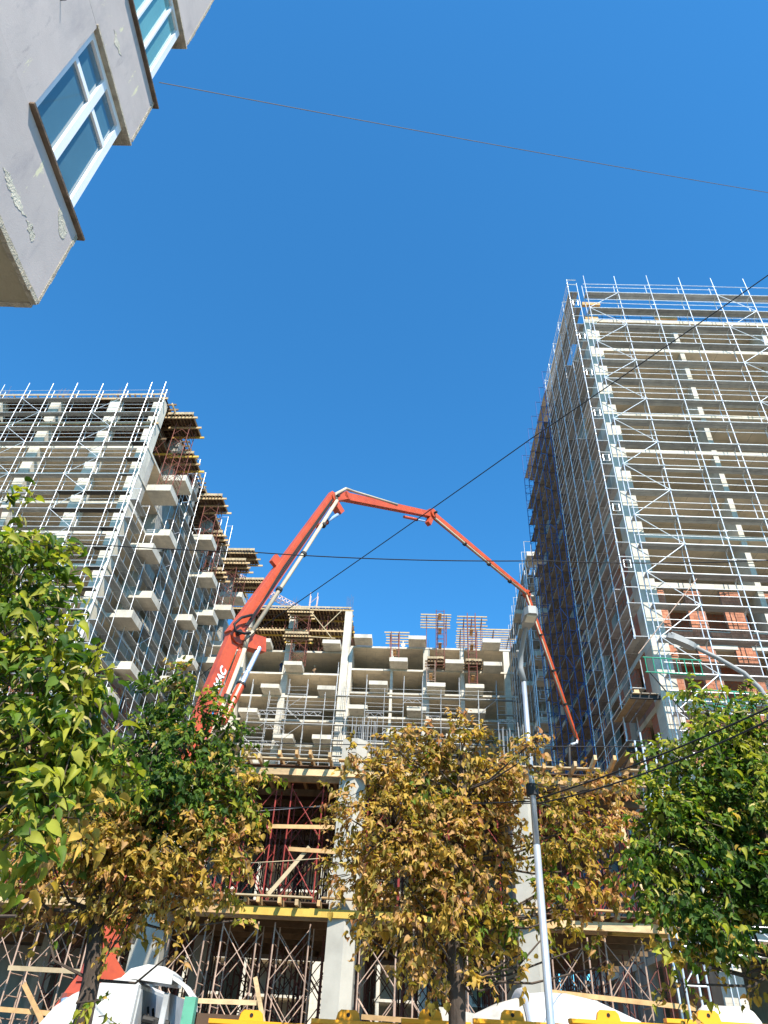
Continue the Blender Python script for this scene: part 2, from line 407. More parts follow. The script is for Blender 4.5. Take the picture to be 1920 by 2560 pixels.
platform(-26.9, -23.0, 71.6, 74.0, 50.4, YL, 'pale-edged balcony formwork under the far platforms of the left tower', G)
G = 'red props carrying the left tower balcony formwork'
shoring_tower(-26.2, 50.2, 44.05, 1.5, 1.6, 8.6, RUSTR, YL, 'red shoring frame standing on the topmost front balcony of the left tower', G, .035)
shoring_tower(-26.2, 52.7, 47.45, 1.5, 1.6, 2.4, RUSTR, YL, 'short red shoring frame on the upper left tower balcony', G, .035)
shoring_tower(-26.2, 62.6, 47.45, 1.6, 1.6, 4.8, RUSTR, YL, 'red shoring frame on the middle balcony of the left tower', G, .035)
shoring_tower(-26.2, 65.1, 44.0, 1.6, 1.5, 5.0, RUSTR, YL, 'red shoring frame between two middle balconies of the left tower', G, .035)
shoring_tower(-26.1, 74.7, 47.45, 2.0, 1.6, 5.5, RUSTR, YL, 'red shoring frame on the far balcony of the left tower', G, .035)
shoring_tower(-26.1, 72.0, 44.0, 2.0, 1.6, 5.8, RUSTR, YL, 'red shoring frame behind the pump boom on the left tower', G, .035)

# ---- scaffolds ---------------------------------------------------------------
RNG = random.Random(5)
def scaffold(name, label, yaw, axis, pos, outer, inner, zs, ztop, zbot, m, dm, braces=(), rails=True, group=None, r=.034, skip=None, planks=2, knees=True, nrail=(.52, 1.02), railm=None, rail_in=False, dmf=None):
    """axis 'u': runs along the front, outer/inner are depths; axis 'd': runs into the depth, outer/inner are u."""
    def P(a, o, z): return (a, o, z) if axis == 'u' else (o, a, z)
    t = thing(name, label, 'scaffold', P(pos[0], outer, zbot if not callable(zbot) else zbot(0)), yaw, group)
    for i, a in enumerate(pos):
        zb = zbot(i) if callable(zbot) else zbot; zt = ztop(i) if callable(ztop) else ztop
        zt += RNG.uniform(-.12, .12); j1, j2 = RNG.uniform(-.05,.05), RNG.uniform(-.04,.04)
        tubeo('standard', P(a, outer, zb), P(a + j1, outer + j2, zt), r, m, t)
        tubeo('standard', P(a, inner, zb), P(a, inner, zt - .45), r*.9, m, t)
        tb = MB()
        for z in zs:
            if zb < z < zt - .3: tb.tube(P(a, outer - .01, z - .07), P(a, outer - .01, z + .05), r*1.75, 6)
            if zb - .1 <= z <= zt:
                tb.tube(P(a, outer, z), P(a, inner, z), r*.85, 5)
                if knees: tb.tube(P(a, outer, z - .28), P(a, outer*.6 + inner*.4, z), r*.5, 4); tb.tube(P(a, inner, z - .28), P(a, outer*.4 + inner*.6, z), r*.5, 4)
        if axis == 'd':
            tb.tube(P(a, outer, zt - .02), P(a, inner, zt - .02), r, 5)
        tag(part('transom', tb, m, t), kind='stuff')
    n = len(pos)
    def ok(i, z):
        zb = max(zbot(i) if callable(zbot) else zbot, zbot(i+1) if callable(zbot) else zbot)
        zt = min(ztop(i) if callable(ztop) else ztop, ztop(i+1) if callable(ztop) else ztop)
        return zb - .1 <= z <= zt - .8 and not (skip and skip(i, z))
    for z in zs:
        for i in range(n - 1):
            if not ok(i, z) or RNG.random() < .015: continue
            a0, a1 = pos[i] + .03, pos[i+1] - .03
            for k in range(planks):
                w = (inner - outer)/planks; o0 = outer + w*k + .02*(1 if w > 0 else -1); o1 = o0 + w*.92
                lo, hi = min(o0, o1), max(o0, o1); dm_ = dmf(i, z) or dm if dmf else dm
                if RNG.random() < .02: continue
                if axis == 'u': boxo('deck_plank', a0, a1, lo, hi, z - .03, z + .045, dm_, t)
                else: boxo('deck_plank', lo, hi, a0, a1, z - .03, z + .045, dm_, t)
        if rails:
            run = None
            for i in range(n):
                good = i < n - 1 and ok(i, z)
                if good and run is None: run = i
                if not good and run is not None:
                    for h in nrail:
                        k0 = run
                        while k0 < i:
                            k1 = min(i, k0 + RNG.choice((2, 2, 3, 4)))
                            if RNG.random() > .06: tubeo('guard_rail', P(pos[k0] - .12, outer - .03, z + h + RNG.uniform(-.05,.05)), P(pos[k1] + .12, outer - .03, z + h + RNG.uniform(-.05,.05)), r*.6, railm or m, t)
                            k0 = k1
                    tubeo('ledger', P(pos[run], outer - .0, z - .02), P(pos[i], outer, z - .02), r*.9, m, t)
                    run = None
    for bi, step, off in braces:
        for j in range(len(zs) - 1):
            z0, z1 = zs[j+1], zs[j]; i = bi
            if not ok(i, z1): continue
            if (j + off) % 2 == 0: p, q = P(pos[i], outer, z0), P(pos[i+1], outer, z1)
            else: p, q = P(pos[i+1], outer, z0), P(pos[i], outer, z1)
            tubeo('brace', p, q, r*.75, m, t)
    return t
GS = 'tube scaffolds round the unfinished towers'
zsL = [52.7 - 2.0*j for j in range(17)]
uL = [-26.8 - .0] + [-28.2 - 2.57*i for i in range(9)]
uL = sorted(uL)
scaffold('facade_scaffold', 'galvanised tube scaffold across the street front of the left tower', YL, 'u', uL, 46.7, 47.3, zsL, 54.85, 18, GALV, DECK, braces=((6, 1, 0), (3, 1, 1)), group=GS, dmf=lambda i, z: BLKST if (i >= 8 and z < 47.5) or (i >= 6 and 37.5 < z < 41) else None)
zsS = [51.9 - 2.0*j for j in range(16)]
def skL(i, z): 
    a0, a1 = dL[i], dL[i+1]
    return any(d0 - .2 < (a0+a1)/2 < d1 + .2 and zb - .6 < z < zb + 1.2 for d0, d1, zb in LB)
dL = [46.9, 49.3, 51.6, 54.9, 57.1, 59.5, 61.9, 64.5, 67.2, 69.6, 71.8, 74.3]
def topL(i): return [41.0, 41.0, 40.0, 52.8, 54.0, 54.1, 48.0, 46.5, 49, 55.6, 55.9, 50][i]
scaffold('side_scaffold', 'galvanised scaffold among the staggered balconies on the side of the left tower', YL, 'd', dL, -25.75, -26.5, zsS, topL, 20, GALV, DECK, braces=((3, 1, 0),), group=GS, skip=skL, r=.028, knees=False, nrail=(1.0,))

# ---- centre block ------------------------------------------------------------
YC = 4.5
CB = thing('apartment_block', 'pale unfinished concrete block with staggered balconies at the back of the site', 'building', (-6, 100, 0), YC)
ZC1 = [47.4 - 3.33*k for k in range(14)]; ZC2 = [48.35 - 3.4*k for k in range(14)]
DC = 89.7
for z in ZC1: slab(CB, -30, -11.0, DC, 104, z)
for z in ZC2: slab(CB, -10.6, 14.5, DC, 104, z)
for u0, u1 in ((-19.8, -18.95), (-26.2, -25.4)): boxo('column', u0, u1, DC + .06, DC + 2.2, 0, 53.9, CONC, CB)
boxo('column', -11.75, -10.75, DC - .35, DC + .8, 0, 53.9, CONC, CB)
boxo('column', -10.7, -10.2, DC - .2, DC + 3.0, 0, 48.0, CONC, CB)
for u0, u1 in ((-4.85, -4.5), (-.4, .48), (4.64, 5.2), (10.6, 11.4)): boxo('column', u0, u1, DC + .06, DC + 1.6, 0, 48.1, CONC, CB)
boxo('core_wall', -29, -11.5, 97.0, 97.3, 0, 47.2, CONCG, CB); boxo('core_wall', -10, 14, 97.0, 97.3, 0, 48.1, CONCG, CB)
boxo('party_wall', -10.75, -10.55, 91.5, 103, 0, 48.1, CONCG, CB)
CBAL = [(-24.0,-21.55,47.42),(-19.2,-16.75,44.08),(-14.28,-11.83,47.45),(-21.85,-19.4,40.72),(-14.28,-11.83,40.68),(-24.25,-21.8,37.3),
        (-9.97,-7.52,48.4),(-2.46,-.05,48.37),(-4.95,-2.5,45.0),(2.58,5.05,44.92),(-7.5,-5.05,41.56),(.12,2.57,41.52),(-9.95,-7.5,38.17),(-2.4,.1,38.15),
        (7.66,10.1,48.15),(7.66,10.1,44.72),(5.18,7.62,41.47),(5.2,7.68,38.07),(-19.2,-16.7,34.02),(-14.25,-11.8,34.06),(-26.4,-23.9,34.8),
        (-4.9,-2.45,34.75),(2.6,5.05,34.7),(-9.95,-7.5,31.4),(-21.8,-19.4,30.7),(9.6,12.0,34.6)]
for u0, u1, z in CBAL: balcony(CB, u0, u1, 87.35, DC + .02, z, .55)
timber_deck(CB, -29, -11.0, DC - .2, 102, 54.2, .5, .25, bstep=1.6)
timber_deck(CB, -29, -11.8, DC - .1, 102, 50.85, .5, .3, bstep=1.6)
edge_board(CB, -29, -10.9, DC - .42, 54.27, .2)
b = MB()
for i in range(80):
    u = random.uniform(-28, -12); d = random.uniform(DC + .2, DC + 6); z0 = random.choice((47.4, 50.9)); b.tube((u, d, z0), (u, d, z0 + 3.0), .04, 5)
    if i % 3 == 0:
        b.tube((u, d, z0 + .2), (u + 1.4, d, z0 + 2.6), .025, 4); b.tube((u + 1.4, d, z0 + .2), (u, d, z0 + 2.6), .025, 4)
tag(part('shoring_props', b, RUSTR, CB), kind='stuff')
rebar_part(CB, -19.8, DC + .3, 54.2, 2.4, 8, .8, 1.0); rebar_part(CB, -11.7, DC, 54.2, 2.6, 8, .9, .8)
for u in (-4.8, -.2, 4.7, 10.7): rebar_part(CB, u, DC + .2, 48.3, 1.8, 6, .5, 1.0)
platform(-19.5, -16.5, 87.2, DC - .3, 52.6, YC, 'yellow-beamed balcony formwork at the top of the centre block', 'balcony formwork on the centre block')
platform(-19.6, -16.3, 87.2, DC - .3, 48.75, YC, 'stack of yellow beams on a red frame in front of the centre block', 'balcony formwork on the centre block')
shoring_tower(-18.6, 87.6, 44.65, 2.0, 1.4, 7.4, RUSTR, YC, 'red shoring frame carrying the yellow-beamed formwork of the centre block', 'red shoring frames on the centre block', .045)
for (p, q) in (((-16.3, 87.3, 52.2), (-13.0, 87.4, 48.2)), ((-12.2, DC - .5, 53.8), (-14.6, DC - .4, 50.9)), ((-16.2, 87.4, 48.4), (-12.6, 87.5, 48.3))):
    t = thing('timber_prop', {0: 'pale timber strut slanting down beside the centre block formwork', 1: 'pale timber brace under the roof edge of the centre block', 2: 'pale plank lying between the formwork and a centre block balcony'}[[(-16.3, 87.3, 52.2), (-12.2, DC - .5, 53.8), (-16.2, 87.4, 48.4)].index(p)], 'timber', p, YC)
    baro('plank', p, q, .14, .1, TIMBW, t)
# slatted formwork grids on the roof of the right half
def grid_formwork(u0, u1, d0, d1, z, zf, label, legs, ladder=None):
    t = thing('slatted_formwork', label, 'formwork', ((u0+u1)/2, d0, zf), YC, 'slatted formwork on the centre block roof')
    n = max(4, int((d1-d0)/.62))
    for i in range(n): 
        y = d0 + (d1-d0)*i/(n-1); e = random.uniform(-.15, .15)
        baro('slat', (u0 + e, y, z), (u1 + e + random.uniform(-.1,.1), y, z), .14, .15, TIMBW, t)
    for x in legs:
        for y in (d0 + .5, d1 - .6):
            tubeo('prop', (x, y, zf), (x, y, z - .25), .042, RUSTR, t)
        baro('bearer', (x, d0, z - .2), (x, d1, z - .2), .1, .2, PLY, t)
    return t
grid_formwork(-.8, 3.5, 88.6, 92.4, 53.0, 48.4, 'high slatted formwork grid left of the roof gap on the centre block', (.0, 1.6, 2.8))
grid_formwork(-6.1, -2.5, 92.6, 96.0, 52.2, 48.4, 'low slatted formwork grid beside the worker on the centre block roof', (-5.3, -4.1))
grid_formwork(4.4, 8.7, 88.8, 92.3, 52.9, 48.4, 'high slatted formwork grid right of the roof gap on the centre block', (5.3, 6.4, 7.8))
grid_formwork(4.5, 13.3, 92.9, 98.6, 53.2, 48.4, 'wide slatted formwork grid reaching towards the right tower scaffold', (5.0, 7.4, 9.8, 12.2))
def ladder_tower(u, z0, z1, label, m=None):
    m = m or RUSTR
    t = thing('access_ladder_frame', label, 'scaffold', (u, 87.5, z0), YC, 'narrow red access frames on the centre block')
    for x in (u, u + 1.1):
        for y in (87.6, 88.6): tubeo('leg', (x, y, z0), (x, y, z1), .05, m, t)
    bm = MB(); z = z0 + .35
    while z < z1:
        bm.tube((u, 87.6, z), (u + 1.1, 87.6, z), .035, 5); bm.tube((u, 88.6, z), (u + 1.1, 88.6, z), .035, 5); z += .75
    part('ladder_rungs', bm, m, t)
    zz = z0 + 1.2
    while zz < z1 - .6:
        boxo('plank', u + .3, u + .75, 87.4, 89.2, zz, zz + .06, TIMBO, t); zz += 2.3
ladder_tower(-4.85, 45.55, 49.6, 'short red access frame on a centre block balcony left of the column')
ladder_tower(1.35, 44.4, 53.2, 'tall red access frame below the high slatted grid on the centre block')
ladder_tower(.1, 42.1, 45.2, 'red access frame on a lower balcony beside the centre block column', RUST)
ladder_tower(5.7, 42.0, 52.8, 'red access frame between the right-hand balconies of the centre block')
platform(.15, 2.4, 87.5, 89.4, 45.6, YC, 'dark timber landing beside the tall red access frame on the centre block', 'balcony formwork on the centre block', yell=False)
platform(5.3, 7.5, 87.5, 89.4, 45.4, YC, 'dark timber landing in front of the right-hand column of the centre block', 'balcony formwork on the centre block', yell=False)
zsC = [39.86 - 1.97*j for j in range(9)]
uC = [-22.95, -20.45, -18.0, -15.58, -13.15, -11.75, -10.25, -7.77, -5.38, -2.9, -.47, 1.94, 4.35, 6.77, 9.17, 11.6]
def skC(i, z): return any(u0 - .3 < (uC[i]+uC[i+1])/2 < u1 + .3 and zb - .5 < z < zb + 1.1 for u0, u1, zb in CBAL)
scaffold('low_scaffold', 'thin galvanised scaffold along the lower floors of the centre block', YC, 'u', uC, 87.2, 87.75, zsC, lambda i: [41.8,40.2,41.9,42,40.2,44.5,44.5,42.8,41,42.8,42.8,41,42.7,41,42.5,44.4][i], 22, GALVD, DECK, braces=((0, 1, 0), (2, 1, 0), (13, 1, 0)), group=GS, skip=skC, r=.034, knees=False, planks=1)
# short lattice girders along that scaffold
for u0, u1, z in ((-21.5, -13.3, 36.9), (-20.3, -17.9, 35.0), (-2.8, -.5, 39.0), (-7.6, -5.4, 37.0), (.0, 2.0, 36.8), (-22.7, -18.2, 32.9), (9.2, 11.4, 36.6), (-5.3, -3.0, 35.0)):
    bm = MB(); bm.tube((u0, 86.95, z), (u1, 86.95, z), .04, 5); bm.tube((u0, 86.95, z + .5), (u1, 86.95, z + .5), .04, 5)
    x = u0; up = True
    while x < u1 - .2:
        e = min(x + .55, u1); bm.tube((x, 86.95, z if up else z + .5), (e, 86.95, z + .5 if up else z), .03, 4); x = e; up = not up
    t = [o for o in bpy.data.objects if o.name.startswith('low_scaffold')][0]
    part('lattice_girder', bm, GALV, t)

# ---- back wing between the centre block and the right tower ----------------------
BW = thing('rear_wing', 'shaded rear wing with scaffold between the centre block and the right tower', 'building', (20, 75, 0), YC)
for z in [48.3 - 3.4*k for k in range(13)]:
    slab(BW, 12.2, 34, 61.5, 89, z)
for d in (61.6, 68, 75, 82): boxo('column', 12.25, 13.1, d, d + .9, 0, 48, CONCG, BW)
for u in (18, 24, 30): boxo('column', u, u + .8, 61.6, 62.5, 0, 48, CONCG, BW)
boxo('core_wall', 15, 33, 72, 72.3, 0, 48, CONCG, BW)
for k in range(9):
    z = 44.65 - 3.4*k
    balcony(BW, 10.4 + .0*k, 12.18, 61.6 + 2.5*(k % 2), 63.9 + 2.5*(k % 2), z, .5)
    balcony(BW, 10.4, 12.18, 71 + 2.5*((k+1) % 2), 73.3 + 2.5*((k+1) % 2), z, .5)
dW = [66.6, 68.8, 71.0, 75.8, 78.2, 80.4, 82.6, 85.0]
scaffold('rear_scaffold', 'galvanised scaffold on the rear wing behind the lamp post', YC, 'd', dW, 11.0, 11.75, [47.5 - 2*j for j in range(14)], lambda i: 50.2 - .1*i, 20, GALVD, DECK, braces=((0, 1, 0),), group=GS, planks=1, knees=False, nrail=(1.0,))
t = thing('ladder_stack', 'white access ladder scaffold standing behind the pump boom near the lamp head', 'scaffold', (10.2, 60.5, 25), YC)
for x in (9.9, 10.9):
    for y in (60.2, 61.2): tubeo('leg', (x, y, 20), (x, y, 42.5), .05, GALV, t)
bm = MB()
for k in range(22):
    z = 21 + k; bm.tube((9.9, 60.2, z), (10.9, 60.2, z), .04, 5)
    if k % 2: bm.tube((10.15, 60.15, z + .2), (10.65, 60.15, z + .2), .04, 5); bm.tube((10.15, 60.15, z + .2), (10.15, 60.15, z + .9), .04, 5); bm.tube((10.65, 60.15, z + .2), (10.65, 60.15, z + .9), .04, 5)
part('ladder_rungs', bm, GALV, t)

# ---- right tower ---------------------------------------------------------------
YR = 2.5
RT = thing('corner_tower', 'tall unfinished concrete tower at right with red brick infill on its lower floors', 'building', (25, 45, 0), YR)
ZR = [47.85 - 3.42*k for k in range(14)]
for z in ZR: slab(RT, 13.06, 46, 33.87, 56, z, .3)
boxo('column', 13.0, 13.95, 33.82, 34.9, 0, 47.6, CONC, RT)
for u0, u1 in ((19.56, 19.88), (26.1, 26.45), (32.6, 32.95)):
    boxo('column', u0, u1, 33.92, 35.6, 0, 47.5, CONC, RT)
for d in (40.5, 47.0, 53.0):
    for u in (19.4, 26.0, 32.5, 39): boxo('column', u, u + .8, d, d + .8, 0, 47.5, CONC, RT)
boxo('core_wall', 17, 45, 46, 46.3, 0, 47.5, CONCG, RT)
boxo('column', 13.02, 13.9, 54.9, 55.9, 0, 47.5, CONCG, RT)
for d in (38.6, 43.2, 47.8, 51.6): boxo('column', 13.02, 13.6, d, d + .9, 0, 47.5, CONCG, RT)
for k in range(13):
    zt = ZR[k] - .302; zb = ZR[k+1] + .002
    for j, (d0, d1) in enumerate(((35.0, 36.1), (37.2, 38.55), (39.55, 41.0), (42.0, 43.15), (44.15, 45.8), (46.6, 47.75), (48.75, 50.2), (52.55, 54.0))):
        low = zb < 25 and j < 3
        if low or (k*5 + j*3) % 4 != 1: boxo('wall_panel', 13.12, 13.35, d0, d1, zb, zt, BRICKW if low or (zb < 29 and (k + j) % 3 == 0) else CONCG, RT)
        if zb < 25 and j < 2: boxo('brick_panel', 13.14, 13.34, d1 + .003, d1 + 1.05, zb, zb + 1.0, BRICKW, RT)
# roof level: starter bars, edge protection
for u in (13.2, 19.5, 26.0, 32.5): rebar_part(RT, u, 34.1, 47.85, 2.0, 9, .6, 1.0)
for i in range(16):
    x = 13.6 + i*1.0; tubeo('guard_post', (x, 34.2, 47.85), (x, 34.2, 49.0), .02, BLKST, RT)
tubeo('guard_rail', (13.4, 34.2, 48.6), (29, 34.2, 48.6), .018, BLKST, RT)
for u0, u1, z in ((18.6, 20.3, 48.35), (13.2, 14.2, 48.1), (13.2, 14.6, 49.9)): boxo('timber_form', u0, u1, 34.0, 34.25, z, z + .35, TIMBO, RT)
# brick infill on the street front, brick by brick
piers = [(13.98, 14.42), (15.46, 16.42), (17.46, 18.5), (19.92, 20.9), (21.95, 22.95), (24.0, 25.0), (26.5, 27.5)]
wins = [(14.42, 15.46), (16.42, 17.46), (18.5, 19.53), (20.9, 21.95), (22.95, 24.0), (25.0, 26.05)]
BW_, BH_ = .245, .188
bmesh = []
for v in range(3):
    mb = MB(); mb.box(0, BW_, 0, .2, 0, BH_); bmesh.append(mb.mesh('brick', BRICK))
half = MB(); half.box(0, .118, 0, .2, 0, BH_); bhalf = half.mesh('brick_half', BRICK)
bricks = []
for k in (7, 8, 9, 10):
    zt = ZR[k] - .302; zb = ZR[k+1] + .004
    sill = zb + (.46, .0, .5, .4)[k - 7]
    lint = zt - (.0, .28, .28, .28)[k - 7]
    for u0, u1 in piers: boxo('mortar_bed', u0 + .004, u1 - .004, 34.02, 34.18, zb, zt, MORT, RT)
    for u0, u1 in wins:
        if sill > zb + .1: boxo('mortar_bed', u0, u1, 34.02, 34.18, zb, sill - .02, MORT, RT); boxo('window_sill', u0 - .08, u1 + .08, 33.99, 34.2, sill - .018, sill + .02, CONC, RT)
        if lint < zt - .1: boxo('lintel', u0 - .15, u1 + .15, 33.96, 34.2, lint, zt, CONC, RT)
    boxo('added_blocker_wall', 14.2, 30, 36.6, 36.8, zb, zt, BRICKW, RT)  # inner wall added to block light, keeps the window openings dark
    rows = int((zt - zb)/(BH_ + .012))
    for i in range(rows):
        z = zb + .006 + i*(BH_ + .012)
        for lst, top in ((piers, 99), (wins, sill - .03)):
            if z + BH_ > top: continue
            for u0, u1 in lst:
                x = u0 + (.006 if (i % 2 == 0 or lst is wins) else -.0)
                if i % 2 and lst is piers: bricks.append((x + .006, z, 1)); x += .13
                while x + .245 <= u1 + .01: bricks.append((x, z, 0)); x += BW_ + .011
                if u1 - x > .1: bricks.append((x, z, 1))
vis = sorted(bricks, key=lambda q: (-q[1] + (99 if q[0] > 21.6 else 0)))
for x, z, h in vis[:300]:
    obj('brick', bhalf if h else bmesh[0], RT, (x, 33.985 + random.uniform(-.006, .006), z))
mb = MB()
for x, z, h in vis[300:]:
    y = 33.985 + random.uniform(-.006, .006); mb.box(x, x + (.118 if h else BW_), y, y + .19, z, z + BH_)
tag(part('brickwork', mb, BRICK, RT), kind='stuff')
zsR = [49.86 - 2.0*j for j in range(23)]
uR = [13.2 + 2.5*i for i in range(7)]
scaffold('facade_scaffold', 'bright galvanised tube scaffold across the street front of the right tower', YR, 'u', uR, 32.8, 33.4, zsR, 52.05, 3, GALV, DECK, braces=((0, 1, 0), (4, 1, 1)), group=GS)
dG = [32.85, 34.7, 36.8, 38.9, 41.0, 43.0]
scaffold('side_scaffold', 'galvanised corner scaffold with ladder-like end frame on the right tower', YR, 'd', dG, 11.88, 12.6, zsR, lambda i: [51.4, 51.3, 51.3, 51.1, 51.1, 51.1][i], lambda i: [19.7, 17.8, 15.8, 13.8, 11.8, 11.8][i], GALV, DECKS, group=GS, r=.032, knees=False)
t = [o for o in bpy.data.objects if o.name.startswith('side_scaffold') and o.get('label', '').startswith('galvanised corner')][0]
bm = MB()
for j in range(15):
    z = 49.86 - 2*j
    bm.tube((11.88, 32.85, z + 1.0), (12.6, 32.85, z + 1.0), .032, 5)
    if j % 2 == 1:
        for x in (12.05, 12.42): bm.tube((x, 32.8, z + .25), (x, 32.8, z + .75), .022, 5)
        bm.tube((12.05, 32.8, z + .25), (12.42, 32.8, z + .25), .022, 5); bm.tube((12.05, 32.8, z + .75), (12.42, 32.8, z + .75), .022, 5)
part('end_rungs', bm, GALV, t)
dB = [43.0, 44.95, 46.9, 48.9, 50.9, 52.9, 54.9]
tB = scaffold('side_scaffold', 'blue painted steel scaffold with dark boards on the shaded side of the right tower', YR, 'd', dB, 11.75, 12.75, zsR, lambda i: 52.4 + .12*i, lambda i: 10.0, BLUE, DECKO, group=GS, braces=((1, 1, 0),), rails=False, skip=lambda i, z: i > 3 and (int(z*3) + i*5) % 7 == 0)
for i, a in enumerate(dB):
    bm = MB()
    for z in zsR:
        if z < 12: continue
        bm.tube((11.75, a, z + 1.0), (12.75, a, z + 1.0), .028, 5)
        bm.tube((11.75, a, z + .5), (12.25, a, z + 1.0), .022, 4); bm.tube((12.75, a, z + .5), (12.25, a, z + 1.0), .022, 4)
    tag(part('frame_brace', bm, BLUE, tB), kind='stuff')
# hanging brackets and boards at the foot of the corner scaffold
for j, (d, z) in enumerate(((34.0, 17.2), (36.0, 15.2), (38.0, 13.4), (40.0, 12.0))):
    t = thing('bracket_platform', ['topmost', 'second', 'third', 'lowest'][j] + ' bracket platform under the corner scaffold of the right tower', 'scaffold', (12.3, d, z - .3), YR, 'bracket platforms at the foot of the corner scaffold')
    baro('bracket', (11.5, d, z - .15), (13.1, d, z - .15), .12, .2, BLKST, t)
    for x in (11.6, 12.05, 12.5):
        boxo('deck_plank', x, x + .38, d - .2, d + 3.6, z - .04, z, DECKO if x > 11.7 else TIMBW, t)
    boxo('timber_block', 11.7, 11.95, d - .15, d + .05, z + .005, z + .17, TIMB, t)
# green guard frames
t = thing('green_guard_frame', 'green painted guard frames tied to the corner scaffold of the right tower', 'guard rail', (12.1, 32.6, 16.2), YR)
for (u0, u1, z, d) in ((12.0, 14.9, 18.55, 32.6), (14.1, 16.9, 16.9, 32.55)):
    tubeo('top_rail', (u0, d, z), (u1, d, z - .05), .035, GREEN, t); tubeo('bottom_rail', (u0, d, z - .8), (u1, d, z - .85), .035, GREEN, t)
    for i in range(8):
        x = u0 + .1 + (u1-u0-.2)*i/7; tubeo('baluster', (x, d, z - .82), (x, d, z), .025, GREEN, t)
t = thing('slanting_tube', 'long steel tube slanting across the lower corner of the right tower scaffold', 'tube', (12.1, 32.5, 16.7), YR)
tubeo('tube', pix(1742, 1447, 32.6, YR), pix(1596, 1634, 32.4, YR), .024, RUST, t)
t = thing('raking_tube', 'dark raking tube below the green guard frames', 'tube', (12.1, 32.4, 17.6), YR)
tubeo('tube', (12.1, 32.3, 17.6), (14.1, 32.2, 14.2), .035, BLKST, t)

# ------------------------------------------------------------------ podium with timber formwork
YP = 4.5
PD = thing('podium_frame', 'two-storey podium frame of concrete columns and timber formwork decks at the street', 'building', (-6, 32, 0), YP)
ZP1, ZP2 = 5.83, 10.27
for u in (-21.5, -15.3, -9.25, -3.05, 3.0):
    b = MB(); w_ = .9
    b.prism([(u, 25.9), (u + w_*.62, 25.75), (u + w_, 26.1), (u + w_, 27.0), (u, 27.0)], 0, 11.25 if abs(u + 3.05) < .1 else 10.2, 'z')
    part('column', b, mk('column_concrete_%d' % int(u + 30), (.40, .365, .30), .85, vary=.12, nscale=1.2, bump=.15, bscale=30, extra=stains((.36,.34,.31), .8, .55, .8, (1,1,.25))), PD)
for u in (-15.0, -9.0, -2.9, 3.1):
    for d in (32.0, 38.0): boxo('column', u, u + .7, d, d + .7, 0, 10.0, CONCG, PD)
rebar_part(PD, -2.85, 26.2, 11.2, 1.15, 16, 1.0, .7, REBARG, .03)
rebar_part(PD, 2.75, 26.3, 10.2, 2.2, 12, .95, .7, REBARG, .02); rebar_part(RT, 12.55, 32.0, 12.4, 4.2, 10, .75, .5, REBAR, .03)
for z, u1 in ((ZP1, 8.1), (ZP2, 8.2)):
    boxo('plywood_deck', -24, u1, 26.0, 42, z - .03, z, PLY, PD)
    x = -23.5
    while x < u1 - .1:
        o = random.uniform(.35, .95) if z > 8 else random.uniform(.1, .4)
        rise = random.uniform(.1, .75) if z > 8 else random.uniform(0, .2)
        baro('joist', (x, 25.75 - o, z - .12 + rise*.5), (x + random.uniform(-.05,.05), 28.5, z - .14), .1, .17, TIMBO if random.random() < .6 else TIMB, PD); x += random.uniform(.42, .75)
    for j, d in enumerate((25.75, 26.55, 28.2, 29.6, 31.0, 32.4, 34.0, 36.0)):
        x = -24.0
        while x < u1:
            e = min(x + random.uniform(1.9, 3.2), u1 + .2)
            baro('formwork_beam', (x - .15, d, z - .34 - .004*(int(x) % 3)), (e, d, z - .34), .1, .24, (random.choice((YEL, TIMBO, TIMB, TIMB, TIMBO)) if z < 8 else random.choice((TIMBO, TIMB, TIMBO))) if j < 2 else TIMBD, PD); x = e  # beams behind the front rows: shade under the deck put into their colour
    # boards lying along the edge
    x = -22
    while x < u1 - 1:
        e = x + random.uniform(2.5, 4)
        baro('edge_board', (x, 25.55 + random.uniform(-.05,.1), z + .06), (min(e, u1), 25.6, z + .06), .24, .045, TIMBW if random.random() < .5 else TIMBO, PD); x = e - .1 + random.uniform(0, 1.2)
boxo('backing_wall', -24, -12, 41.5, 41.8, 0, ZP2 - .05, CONCG, PD)
cols_u = [-21.5, -15.3, -9.25, -3.05, 3.0]
towers = []
for c in cols_u: towers += [c + 1.05, c + 2.75, c + 4.45]
for lev, (z0, hh, m, nm) in enumerate(((0, 5.25, RUST, 'rust-brown'), (ZP1, 3.85, REDST, 'red'))):
    for row, d in enumerate((26.3, 28.7, 31.1, 33.5, 35.9, 38.5)):
        for i, u in enumerate(towers):
            if u + 1.15 > 8.2 or u < -16: continue
            ords = ['x', 'x', 'x', 'leftmost', 'second', 'third', 'fourth', 'fifth', 'sixth', 'seventh', 'eighth', 'ninth', 'tenth', 'eleventh', 'twelfth']
            lab = ('%s steel shoring tower in the front row under the %s timber deck' if row == 0 else '%s steel shoring tower standing deep under the %s timber deck') % (nm if row == 0 else 'dark', 'lower' if lev == 0 else 'upper')
            grp = lab.split(' in the')[0].split(' standing')[0] + (' front' if row == 0 else ' deep') + ' rows, %s storey' % ('lower' if lev == 0 else 'upper')
            if row == 0: lab = '%s %s shoring tower from the left in the front row, %s storey of the podium' % (ords[i], nm, 'lower' if lev == 0 else 'upper')
            shoring_tower(u + (.0 if row == 0 else random.uniform(-.3,.3) + (1.2 if row % 2 else 0)), d, z0, 1.15, 1.0, hh, m if row == 0 else RUSTD, YP, lab, grp, .026 if row == 0 else .028, row == 0)
